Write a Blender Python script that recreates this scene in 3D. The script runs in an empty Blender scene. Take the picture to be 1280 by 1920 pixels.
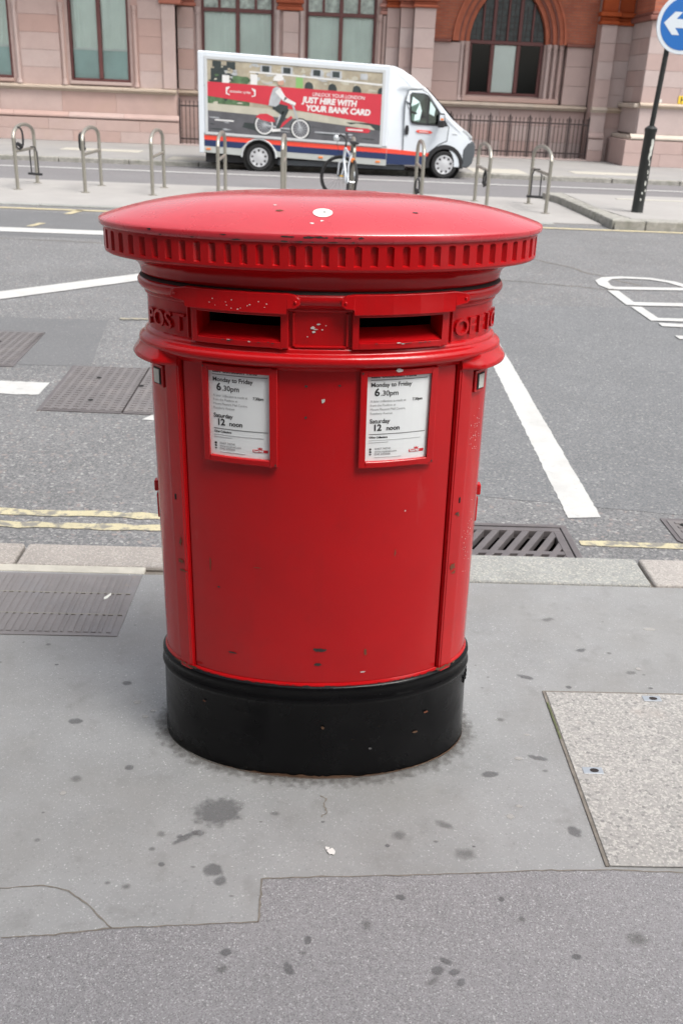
import bpy, bmesh, math, random
from mathutils import Vector, Matrix
random.seed(7)
R = math.radians
PI = math.pi
sc = bpy.context.scene
COL = sc.collection

# ------------------------------------------------------------------ camera, sky, sun, exposure
cd = bpy.data.cameras.new('camera')
cam = bpy.data.objects.new('camera', cd)
COL.objects.link(cam)
cd.sensor_fit = 'VERTICAL'
cd.sensor_height = 22.3
cd.lens = 1800.0 / 1920.0 * 22.3
cd.clip_start = 0.05
cd.clip_end = 2000
cam.location = (0, 0, 1.70)
cam.rotation_euler = (Matrix.Rotation(R(-2.0), 4, 'Z') @ Matrix.Rotation(R(90 - 23.829), 4, 'X')
                      @ Matrix.Rotation(R(2.4), 4, 'Z')).to_euler()
cd.dof.use_dof = True
cd.dof.focus_distance = 2.15
cd.dof.aperture_fstop = 4.8
sc.camera = cam

SUN_EL, SUN_AZ = 60.0, 135.0          # azimuth clockwise from +Y (away from the camera)
w = bpy.data.worlds.new('World')
sc.world = w
w.use_nodes = True
nt = w.node_tree
nt.nodes.clear()
sky = nt.nodes.new('ShaderNodeTexSky')
sky.sky_type = 'NISHITA'
sky.sun_disc = False
sky.sun_elevation = R(SUN_EL)
sky.sun_rotation = R(SUN_AZ)
sky.air_density = 1.5
sky.dust_density = 5.0
sky.ozone_density = 1.0
hs = nt.nodes.new('ShaderNodeHueSaturation')
hs.inputs['Saturation'].default_value = 0.30
bgn = nt.nodes.new('ShaderNodeBackground')
bgn.inputs['Strength'].default_value = 0.15
out = nt.nodes.new('ShaderNodeOutputWorld')
nt.links.new(sky.outputs[0], hs.inputs['Color'])
nt.links.new(hs.outputs[0], bgn.inputs['Color'])
nt.links.new(bgn.outputs[0], out.inputs['Surface'])

sd = bpy.data.lights.new('sun', 'SUN')
sd.energy = 1.5
sd.angle = R(24)
sd.color = (1.0, 0.965, 0.91)
so = bpy.data.objects.new('sun', sd)
COL.objects.link(so)
sv = Vector((math.sin(R(SUN_AZ)) * math.cos(R(SUN_EL)), math.cos(R(SUN_AZ)) * math.cos(R(SUN_EL)), math.sin(R(SUN_EL))))
so.rotation_euler = sv.to_track_quat('Z', 'Y').to_euler()
so.location = (10, -10, 20)

sc.view_settings.view_transform = 'Standard'
sc.view_settings.look = 'None'
sc.view_settings.gamma = 1
sc.view_settings.exposure = 0.75
sc.view_settings.use_curve_mapping = False
sc.cycles.use_denoising = True

# ------------------------------------------------------------------ materials
def nodes(name):
    m = bpy.data.materials.new(name)
    m.use_nodes = True
    t = m.node_tree
    b = t.nodes['Principled BSDF']
    return m, t, b

def pmat(name, col, rough=.5, metal=0.0, var=0.0, vscale=4.0, bump=0.0, bscale=60.0, coat=0.0, specks=(), objvar=0.0,
         stretch=None, spec=None, blotch=None, roughvar=0.0):
    """specks: (scale, coverage, colour, amount) ; blotch: (scale, lo, hi, colour, amount)"""
    m, t, b = nodes(name)
    N, L = t.nodes, t.links
    tc = N.new('ShaderNodeTexCoord')
    vec = tc.outputs['Object']
    if stretch:
        mp = N.new('ShaderNodeMapping')
        mp.inputs['Scale'].default_value = stretch
        L.new(vec, mp.inputs['Vector'])
        vec = mp.outputs[0]
    rgb = N.new('ShaderNodeRGB')
    rgb.outputs[0].default_value = (*col, 1)
    c = rgb.outputs[0]
    if var > 0:
        nz = N.new('ShaderNodeTexNoise')
        nz.inputs['Scale'].default_value = vscale
        nz.inputs['Detail'].default_value = 6
        nz.inputs['Roughness'].default_value = .62
        L.new(vec, nz.inputs['Vector'])
        mr = N.new('ShaderNodeMapRange')
        mr.inputs[1].default_value = .28
        mr.inputs[2].default_value = .72
        mr.inputs[3].default_value = 1 - var
        mr.inputs[4].default_value = 1 + var
        L.new(nz.outputs[0], mr.inputs[0])
        hv = N.new('ShaderNodeHueSaturation')
        L.new(c, hv.inputs['Color'])
        L.new(mr.outputs[0], hv.inputs['Value'])
        c = hv.outputs[0]
    if objvar > 0:
        oi = N.new('ShaderNodeObjectInfo')
        mr = N.new('ShaderNodeMapRange')
        mr.inputs[3].default_value = 1 - objvar
        mr.inputs[4].default_value = 1 + objvar
        L.new(oi.outputs['Random'], mr.inputs[0])
        hv = N.new('ShaderNodeHueSaturation')
        L.new(c, hv.inputs['Color'])
        L.new(mr.outputs[0], hv.inputs['Value'])
        mr2 = N.new('ShaderNodeMapRange')
        mr2.inputs[3].default_value = 1.25
        mr2.inputs[4].default_value = .75
        L.new(oi.outputs['Random'], mr2.inputs[0])
        L.new(mr2.outputs[0], hv.inputs['Saturation'])
        c = hv.outputs[0]
    for (s, cov, sc_, amt) in specks:
        vo = N.new('ShaderNodeTexVoronoi')
        vo.inputs['Scale'].default_value = s
        L.new(vec, vo.inputs['Vector'])
        sp = N.new('ShaderNodeSeparateColor')
        L.new(vo.outputs['Color'], sp.inputs[0])
        mr = N.new('ShaderNodeMapRange')
        mr.inputs[1].default_value = 1 - cov
        mr.inputs[2].default_value = min(1.0, 1 - cov + .08)
        mr.inputs[3].default_value = 0
        mr.inputs[4].default_value = amt
        L.new(sp.outputs[0], mr.inputs[0])
        mx = N.new('ShaderNodeMix')
        mx.data_type = 'RGBA'
        mx.inputs['B'].default_value = (*sc_, 1)
        L.new(mr.outputs[0], mx.inputs['Factor'])
        L.new(c, mx.inputs['A'])
        c = mx.outputs['Result']
    if blotch:
        for bl_ in (blotch if isinstance(blotch, list) else [blotch]):
            (s, lo, hi, bc, amt) = bl_[:5]
            nz = N.new('ShaderNodeTexNoise')
            nz.inputs['Scale'].default_value = s
            nz.inputs['Detail'].default_value = 8
            nz.inputs['Roughness'].default_value = .6
            if len(bl_) > 5:
                mp2 = N.new('ShaderNodeMapping')
                mp2.inputs['Scale'].default_value = bl_[5]
                L.new(vec, mp2.inputs['Vector'])
                L.new(mp2.outputs[0], nz.inputs['Vector'])
            else:
                L.new(vec, nz.inputs['Vector'])
            mr = N.new('ShaderNodeMapRange')
            mr.inputs[1].default_value = lo
            mr.inputs[2].default_value = hi
            mr.inputs[3].default_value = 0
            mr.inputs[4].default_value = amt
            L.new(nz.outputs[0], mr.inputs[0])
            mx = N.new('ShaderNodeMix')
            mx.data_type = 'RGBA'
            mx.inputs['B'].default_value = (*bc, 1)
            L.new(mr.outputs[0], mx.inputs['Factor'])
            L.new(c, mx.inputs['A'])
            c = mx.outputs['Result']
    L.new(c, b.inputs['Base Color'])
    b.inputs['Roughness'].default_value = rough
    b.inputs['Metallic'].default_value = metal
    if spec is not None:
        b.inputs['Specular IOR Level'].default_value = spec
    if coat:
        b.inputs['Coat Weight'].default_value = coat
        b.inputs['Coat Roughness'].default_value = .12
    if roughvar:
        nz = N.new('ShaderNodeTexNoise')
        nz.inputs['Scale'].default_value = vscale * 2.3
        nz.inputs['Detail'].default_value = 5
        L.new(vec, nz.inputs['Vector'])
        mr = N.new('ShaderNodeMapRange')
        mr.inputs[1].default_value = .3
        mr.inputs[2].default_value = .7
        mr.inputs[3].default_value = max(.02, rough - roughvar)
        mr.inputs[4].default_value = min(1, rough + roughvar)
        L.new(nz.outputs[0], mr.inputs[0])
        L.new(mr.outputs[0], b.inputs['Roughness'])
    if bump > 0:
        nz = N.new('ShaderNodeTexNoise')
        nz.inputs['Scale'].default_value = bscale
        nz.inputs['Detail'].default_value = 4
        L.new(vec, nz.inputs['Vector'])
        bp = N.new('ShaderNodeBump')
        bp.inputs['Strength'].default_value = 1.0
        bp.inputs['Distance'].default_value = bump
        L.new(nz.outputs[0], bp.inputs['Height'])
        L.new(bp.outputs[0], b.inputs['Normal'])
        if coat:
            L.new(bp.outputs[0], b.inputs['Coat Normal'])
    return m

M = {}
M['red'] = pmat('red_gloss_paint', (.45, .005, .0075), .19, var=.07, vscale=5, bump=.0013, bscale=20, spec=.42, roughvar=.07,
                blotch=[(9, .60, .80, (.30, .010, .012), .45), (3, .54, .74, (.30, .010, .011), .22, (9, 9, .9)), (120, .70, .75, (.12, .015, .012), .35), (14, .66, .74, (.42, .05, .05), .35, (1, 1, .25))])
M['red_cap'] = pmat('red_cap_paint', (.52, .028, .042), .28, var=.08, vscale=4, bump=.0007, bscale=16, spec=.6, coat=.6, roughvar=.07,
                    blotch=[(7, .55, .8, (.50, .06, .06), .45), (40, .70, .76, (.16, .02, .02), .5)])
M['black_paint'] = pmat('black_gloss_paint', (.0035, .0035, .004), .24, var=.3, vscale=6, bump=.0016, bscale=24, spec=.16, roughvar=.08,
                        blotch=[(5, .58, .80, (.014, .014, .015), .5), (28, .70, .76, (.08, .045, .025), .5), (75, .71, .75, (.12, .12, .12), .3)])
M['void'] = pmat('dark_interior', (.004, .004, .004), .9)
M['brown_black'] = pmat('brown_black_matte', (.018, .012, .011), .7)
M['rust'] = pmat('rust', (.105, .055, .030), .85, var=.4, vscale=40)
M['paintwhite'] = pmat('worn_white_mark', (.6, .58, .56), .7)
M['chipdark'] = pmat('chipped_paint_dark', (.035, .028, .026), .75, var=.4, vscale=120)
M['brownchip'] = pmat('chipped_paint_brown', (.16, .05, .022), .75, var=.4, vscale=90)
M['paper'] = pmat('notice_paper', (.82, .86, .87), .28, coat=.4, var=.03, vscale=8)
M['ink'] = pmat('notice_ink', (.03, .03, .032), .5)
M['ink_grey'] = pmat('notice_ink_grey', (.36, .37, .38), .5)
M['ink_faint'] = pmat('notice_ink_faint', (.52, .54, .55), .5)
M['logo_red'] = pmat('logo_red', (.6, .02, .03), .4)
M['gumgrey'] = pmat('grey_speck', (.10, .10, .10), .8)
M['tab'] = pmat('tab_plate', (.55, .56, .52), .35, metal=.1, var=.2, vscale=40)
M['sticker'] = pmat('sticker_white', (.72, .72, .66), .4)

M['asphalt'] = pmat('road_asphalt', (.148, .149, .153), .85, var=.14, vscale=1.3, bump=.003, bscale=140,
                    specks=[(100, .34, (.225, .224, .224), .72), (78, .11, (.35, .345, .335), .72), (125, .25, (.075, .076, .08), .68), (64, .05, (.30, .24, .22), .65)],
                    blotch=[(.9, .5, .8, (.115, .113, .113), .5), (5, .6, .75, (.12, .118, .118), .4)])
M['asphalt_smooth'] = pmat('road_asphalt_trench', (.125, .127, .132), .85, var=.1, vscale=2, bump=.003, bscale=150,
                           specks=[(130, .25, (.18, .18, .18), .5), (100, .04, (.28, .275, .27), .6)], blotch=(4, .55, .75, (.11, .11, .112), .4))
M['asphalt_blue'] = pmat('road_asphalt_newer', (.145, .149, .155), .85, var=.08, vscale=2, bump=.004, bscale=130,
                         specks=[(110, .32, (.215, .217, .22), .7), (85, .07, (.36, .355, .34), .7), (135, .22, (.075, .078, .084), .6)], blotch=[(.7, .5, .75, (.11, .112, .117), .5), (4, .58, .74, (.115, .117, .12), .4)])
M['mastic'] = pmat('footway_mastic', (.242, .245, .247), .68, var=.15, vscale=2.2, bump=.0009, bscale=240,
                   specks=[(330, .12, (.35, .35, .35), .5), (270, .022, (.48, .48, .48), .65), (220, .07, (.17, .17, .175), .5)],
                   blotch=[(1.4, .46, .66, (.195, .19, .182), .65), (3.2, .52, .75, (.20, .196, .19), .5), (11, .56, .70, (.165, .162, .16), .45), (26, .66, .74, (.15, .147, .147), .5), (7, .62, .80, (.30, .295, .28), .35)])
M['mastic_rough'] = pmat('footway_chipped_asphalt', (.208, .204, .212), .72, var=.10, vscale=3, bump=.0022, bscale=300,
                         specks=[(330, .30, (.275, .27, .28), .7), (290, .10, (.40, .395, .40), .75), (360, .24, (.12, .118, .123), .65)],
                         blotch=[(9, .62, .75, (.16, .155, .158), .5), (3, .5, .8, (.205, .20, .207), .5)])
M['joint'] = pmat('joint_dirt', (.165, .148, .128), .95, var=.3, vscale=60)
M['moss'] = pmat('moss', (.085, .10, .045), .95, var=.5, vscale=80)
M['granite'] = pmat('granite_slab', (.30, .292, .28), .8, var=.10, vscale=3, bump=.0010, bscale=160,
                    specks=[(150, .36, (.21, .205, .20), .6), (190, .30, (.46, .445, .415), .6), (120, .10, (.13, .13, .13), .65)],
                    blotch=(5, .58, .75, (.36, .30, .26), .35))
M['kerb_warm'] = pmat('kerb_granite_warm', (.305, .282, .262), .85, var=.14, vscale=5, bump=.002, bscale=120, objvar=.08,
                      specks=[(190, .3, (.44, .41, .38), .6), (160, .2, (.22, .21, .20), .6)], blotch=(7, .5, .8, (.27, .25, .235), .5))
M['kerb_grey'] = pmat('kerb_granite_grey', (.27, .275, .265), .85, var=.14, vscale=6, bump=.002, bscale=120, objvar=.06,
                      specks=[(170, .3, (.42, .41, .36), .6), (150, .2, (.18, .18, .18), .6)])
M['kerb_cream'] = pmat('kerb_bedding_cream', (.43, .41, .36), .9, var=.15, vscale=14, bump=.002, bscale=90)
M['island'] = pmat('island_paving', (.325, .312, .30), .85, var=.08, vscale=1.5, specks=[(50, .3, (.33, .32, .31), .4)], blotch=(.8, .5, .8, (.265, .255, .245), .4))
M['far_pave'] = pmat('far_paving', (.275, .27, .265), .85, var=.12, vscale=.8, blotch=(.5, .5, .65, (.32, .31, .29), .6))
M['far_road'] = pmat('far_road_asphalt', (.165, .16, .165), .85, var=.08, vscale=.8, specks=[(40, .3, (.21, .2, .2), .5)])
M['kerb_mossy'] = pmat('kerb_mossy_stone', (.29, .28, .255), .9, var=.3, vscale=9, bump=.004, bscale=30, blotch=(5, .5, .7, (.15, .16, .12), .5))
M['white_line'] = pmat('white_road_paint', (.47, .47, .46), .7, var=.07, vscale=8, bump=.001, bscale=90,
                       blotch=[(90, .60, .70, (.33, .33, .33), .55), (5, .50, .72, (.38, .375, .365), .6), (22, .60, .70, (.30, .297, .29), .55), (8, .60, .70, (.42, .41, .40), .5, (.6, 6, 1))])
M['yellow_line'] = pmat('yellow_road_paint', (.45, .405, .265), .75, var=.1, vscale=10, blotch=[(17, .50, .60, (.17, .165, .155), .9), (90, .55, .62, (.25, .24, .20), .6)])
M['yellow_faint'] = pmat('yellow_road_paint_faded', (.45, .39, .25), .8, var=.15, vscale=10, blotch=[(9, .5, .62, (.28, .26, .22), .8)])
M['yellow_ghost'] = pmat('yellow_road_paint_ghost', (.30, .27, .20), .85, var=.15, vscale=10, blotch=[(14, .42, .55, (.16, .16, .16), .9)])
M['iron'] = pmat('cast_iron', (.135, .122, .125), .55, metal=.25, var=.16, vscale=9, bump=.001, bscale=120, blotch=(14, .55, .75, (.19, .165, .15), .5))
M['iron_cover'] = pmat('cast_iron_cover', (.165, .153, .154), .62, metal=.2, var=.14, vscale=7, bump=.0015, bscale=90, blotch=[(6, .5, .75, (.22, .2, .19), .6)])
M['iron_pave'] = pmat('footway_cover_iron', (.195, .182, .182), .65, metal=.1, var=.12, vscale=8, bump=.001, bscale=100, blotch=[(5, .5, .7, (.21, .21, .225), .6), (16, .62, .7, (.25, .215, .18), .5)])
M['iron_groove'] = pmat('cover_groove_dirt', (.235, .222, .20), .9, var=.2, vscale=30)
M['steel_clip'] = pmat('steel_clip', (.62, .64, .66), .3, metal=.9)
def soft_mat(name, col, opacity, inner=.20, outer=.48, wob=.16, nscale=9):
    """a soaked-in mark with a ragged soft edge that lets the paving through"""
    m, t, b = nodes(name)
    N, L = t.nodes, t.links
    b.inputs['Base Color'].default_value = (*col, 1)
    b.inputs['Roughness'].default_value = .75
    tc = N.new('ShaderNodeTexCoord')
    ds = N.new('ShaderNodeVectorMath'); ds.operation = 'DISTANCE'
    L.new(tc.outputs['UV'], ds.inputs[0])
    ds.inputs[1].default_value = (.5, .5, 0)
    nz = N.new('ShaderNodeTexNoise'); nz.inputs['Scale'].default_value = nscale * 6; nz.inputs['Detail'].default_value = 6
    L.new(tc.outputs['Object'], nz.inputs['Vector'])
    ma = N.new('ShaderNodeMath'); ma.operation = 'MULTIPLY_ADD'
    ma.inputs[1].default_value = wob * 2; ma.inputs[2].default_value = -wob
    L.new(nz.outputs[0], ma.inputs[0])
    ad_ = N.new('ShaderNodeMath'); ad_.operation = 'ADD'
    L.new(ds.outputs['Value'], ad_.inputs[0]); L.new(ma.outputs[0], ad_.inputs[1])
    mr = N.new('ShaderNodeMapRange'); mr.interpolation_type = 'SMOOTHSTEP'
    mr.inputs[1].default_value = inner; mr.inputs[2].default_value = outer - wob * .4
    mr.inputs[3].default_value = opacity; mr.inputs[4].default_value = 0
    L.new(ad_.outputs[0], mr.inputs[0])
    L.new(mr.outputs[0], b.inputs['Alpha'])
    return m
M['stain'] = soft_mat('footway_stain', (.130, .130, .134), .58, .20, .46, .20, 7)
M['gum'] = soft_mat('old_gum', (.140, .138, .136), .42, .08, .46, .18, 9)
M['gum_pale'] = soft_mat('pale_gum', (.40, .39, .37), .6, .20, .46, .12)
M['dirt'] = soft_mat('ground_in_dirt', (.150, .142, .130), .26, .0, .46, .16, 2.5)

M['pink'] = pmat('pink_sandstone', (.47, .345, .312), .85, var=.06, vscale=2.5, objvar=.045, specks=[(70, .3, (.46, .31, .28), .35)], bump=.002, bscale=60,
                 blotch=[(1.2, .56, .8, (.46, .34, .25), .4), (.8, .50, .78, (.34, .255, .23), .40)])
M['pink_grey'] = pmat('pink_grey_sandstone', (.45, .35, .328), .85, var=.06, vscale=2.5, objvar=.045, specks=[(70, .3, (.42, .31, .29), .35)], bump=.002, bscale=60)
M['mortar'] = pmat('mortar', (.40, .295, .27), .95, var=.1, vscale=6)
M['cream_stone'] = pmat('cream_ledge_stone', (.49, .41, .335), .85, var=.08, vscale=3, objvar=.04)
M['terracotta'] = pmat('terracotta', (.36, .118, .075), .75, var=.14, vscale=4, bump=.003, bscale=30, objvar=.08)
M['arch_brick'] = pmat('arch_rubbed_brick', (.40, .118, .064), .8, var=.16, vscale=5)
M['dark_terracotta'] = pmat('dark_terracotta_moulding', (.22, .085, .065), .8, var=.2, vscale=4)
def brick_mat():
    m, t, b = nodes('red_brick')
    N, L = t.nodes, t.links
    tc = N.new('ShaderNodeTexCoord')
    mp = N.new('ShaderNodeMapping')
    mp.inputs['Rotation'].default_value = (R(-90), 0, 0)
    L.new(tc.outputs['Object'], mp.inputs['Vector'])
    br = N.new('ShaderNodeTexBrick')
    br.inputs['Color1'].default_value = (.43, .134, .074, 1)
    br.inputs['Color2'].default_value = (.35, .10, .06, 1)
    br.inputs['Mortar'].default_value = (.30, .16, .12, 1)
    br.inputs['Scale'].default_value = 1
    br.inputs['Mortar Size'].default_value = .006
    br.inputs['Brick Width'].default_value = .22
    br.inputs['Row Height'].default_value = .073
    L.new(mp.outputs[0], br.inputs['Vector'])
    nz = N.new('ShaderNodeTexNoise')
    nz.inputs['Scale'].default_value = 1.7
    nz.inputs['Detail'].default_value = 6
    L.new(tc.outputs['Object'], nz.inputs['Vector'])
    mr = N.new('ShaderNodeMapRange')
    mr.inputs[1].default_value = .3
    mr.inputs[2].default_value = .7
    mr.inputs[3].default_value = .85
    mr.inputs[4].default_value = 1.15
    L.new(nz.outputs[0], mr.inputs[0])
    hv = N.new('ShaderNodeHueSaturation')
    L.new(br.outputs[0], hv.inputs['Color'])
    L.new(mr.outputs[0], hv.inputs['Value'])
    L.new(hv.outputs[0], b.inputs['Base Color'])
    bp = N.new('ShaderNodeBump')
    bp.inputs['Distance'].default_value = .006
    bp.invert = True
    L.new(br.outputs['Fac'], bp.inputs['Height'])
    L.new(bp.outputs[0], b.inputs['Normal'])
    b.inputs['Roughness'].default_value = .85
    return m
M['brick'] = brick_mat()
M['win_frame'] = pmat('oxblood_window_paint', (.125, .045, .042), .5, var=.1)
def glass_mat(name, tint, refl=.12):
    m, t, b = nodes(name)
    N, L = t.nodes, t.links
    N.remove(b)
    tr = N.new('ShaderNodeBsdfTransparent')
    tr.inputs[0].default_value = (*tint, 1)
    gl = N.new('ShaderNodeBsdfGlossy')
    gl.inputs['Roughness'].default_value = .03
    fr = N.new('ShaderNodeFresnel')
    fr.inputs[0].default_value = 1.5
    ad = N.new('ShaderNodeMath')
    ad.operation = 'ADD'
    ad.inputs[1].default_value = refl
    L.new(fr.outputs[0], ad.inputs[0])
    mx = N.new('ShaderNodeMixShader')
    L.new(ad.outputs[0], mx.inputs[0])
    L.new(tr.outputs[0], mx.inputs[1])
    L.new(gl.outputs[0], mx.inputs[2])
    L.new(mx.outputs[0], N['Material Output'].inputs[0])
    return m
M['glass'] = glass_mat('window_glass', (.97, 1.0, .985), .02)
M['van_glass'] = glass_mat('van_glass', (.62, .74, .66), .06)
M['curtain'] = pmat('pale_curtain', (.87, .95, .90), .9, var=.06, vscale=1.2)
M['curtain_low'] = pmat('lower_net_curtain', (.60, .76, .74), .9, var=.12, vscale=1.0)
M['blind'] = pmat('white_blind', (.84, .88, .86), .9, var=.05, vscale=2)
M['leaded'] = pmat('leaded_glass', (.045, .055, .055), .3, var=.6, vscale=9)
M['patterned'] = pmat('patterned_light_glass', (.36, .42, .38), .35, var=.55, vscale=7)
M['room'] = pmat('dark_room', (.02, .022, .024), .9)
M['near_brick'] = pmat('near_dark_brick', (.17, .10, .08), .9, var=.2, vscale=3)
M['near_stone'] = pmat('near_stone', (.32, .29, .26), .9, var=.1, vscale=2)
M['near_glass'] = pmat('near_window_glass', (.03, .035, .04), .08)
M['rail_iron'] = pmat('railing_iron', (.045, .030, .030), .6, var=.2)
M['h_yellow'] = pmat('hydrant_plate_yellow', (.72, .50, .04), .5)

M['van_white'] = pmat('van_white_paint', (.64, .685, .73), .28, coat=.5, var=.02, vscale=2, blotch=[(2.5, .58, .85, (.50, .51, .51), .30)])
M['van_grey'] = pmat('van_grey_frame', (.52, .54, .55), .4, var=.03)
M['skirt'] = pmat('van_skirt_aluminium', (.46, .48, .46), .45, metal=.15, var=.05)
M['orange'] = pmat('van_stripe_red', (.78, .075, .045), .35)
M['navy'] = pmat('van_stripe_navy', (.018, .035, .105), .32, coat=.3)
M['bumper'] = pmat('van_bumper_plastic', (.085, .095, .105), .6, var=.08)
M['tyre'] = pmat('tyre_rubber', (.020, .020, .021), .85, var=.2, vscale=20)
M['rim'] = pmat('wheel_silver', (.62, .63, .65), .35, metal=.35)
M['dark_part'] = pmat('dark_plastic', (.018, .018, .020), .55)
M['lamp'] = pmat('headlamp_lens', (.55, .58, .60), .12, metal=.3, coat=.6)
M['amber'] = pmat('amber_lens', (.75, .22, .05), .3)
M['ad_stone'] = pmat('print_stone', (.37, .33, .25), .45, var=.28, vscale=4, specks=[(14, .3, (.36, .31, .22), .5)])
M['ad_dark'] = pmat('print_dark', (.035, .045, .045), .45, var=.3, vscale=4)
M['ad_green'] = pmat('print_green', (.08, .14, .07), .45, var=.6, vscale=9)
M['ad_lime'] = pmat('print_lime', (.22, .42, .15), .45)
M['ad_red'] = pmat('print_red', (.54, .040, .060), .4, var=.06, vscale=2)
M['ad_white'] = pmat('print_white', (.68, .68, .67), .45, var=.06, vscale=6)
M['ad_road'] = pmat('print_road', (.10, .10, .11), .45, var=.25, vscale=3)
M['ad_kerb'] = pmat('print_kerb', (.46, .44, .36), .45, var=.12, vscale=4)
M['ad_skin'] = pmat('print_skin', (.50, .30, .22), .5)
M['ad_grey'] = pmat('print_grey', (.40, .42, .44), .5, var=.2, vscale=8)

M['stainless'] = pmat('brushed_steel', (.36, .345, .30), .38, metal=.65, var=.08, vscale=10)
M['pole_black'] = pmat('black_pole_paint', (.016, .018, .017), .42, var=.3, vscale=8, bump=.001, bscale=30)
M['sign_blue'] = pmat('sign_blue', (.010, .125, .42), .3, coat=.2)
M['sign_white'] = pmat('sign_white', (.60, .65, .70), .35)
M['sign_back'] = pmat('sign_back_grey', (.25, .26, .27), .5, metal=.4)
M['bike_white'] = pmat('bicycle_white_paint', (.72, .77, .82), .3, coat=.4)
M['chrome'] = pmat('bicycle_chrome', (.6, .6, .6), .2, metal=.9)
M['yellow_refl'] = pmat('yellow_reflector', (.8, .45, .02), .3)

# ------------------------------------------------------------------ mesh helpers
def tag(o, label=None, cat=None, group=None, kind=None):
    if label: o['label'] = label
    if cat: o['category'] = cat
    if group: o['group'] = group
    if kind: o['kind'] = kind
    return o

def empty(name, loc=(0, 0, 0), rot=(0, 0, 0)):
    o = bpy.data.objects.new(name, None)
    o.empty_display_size = .1
    o.location = loc
    o.rotation_euler = rot
    COL.objects.link(o)
    return o

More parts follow.
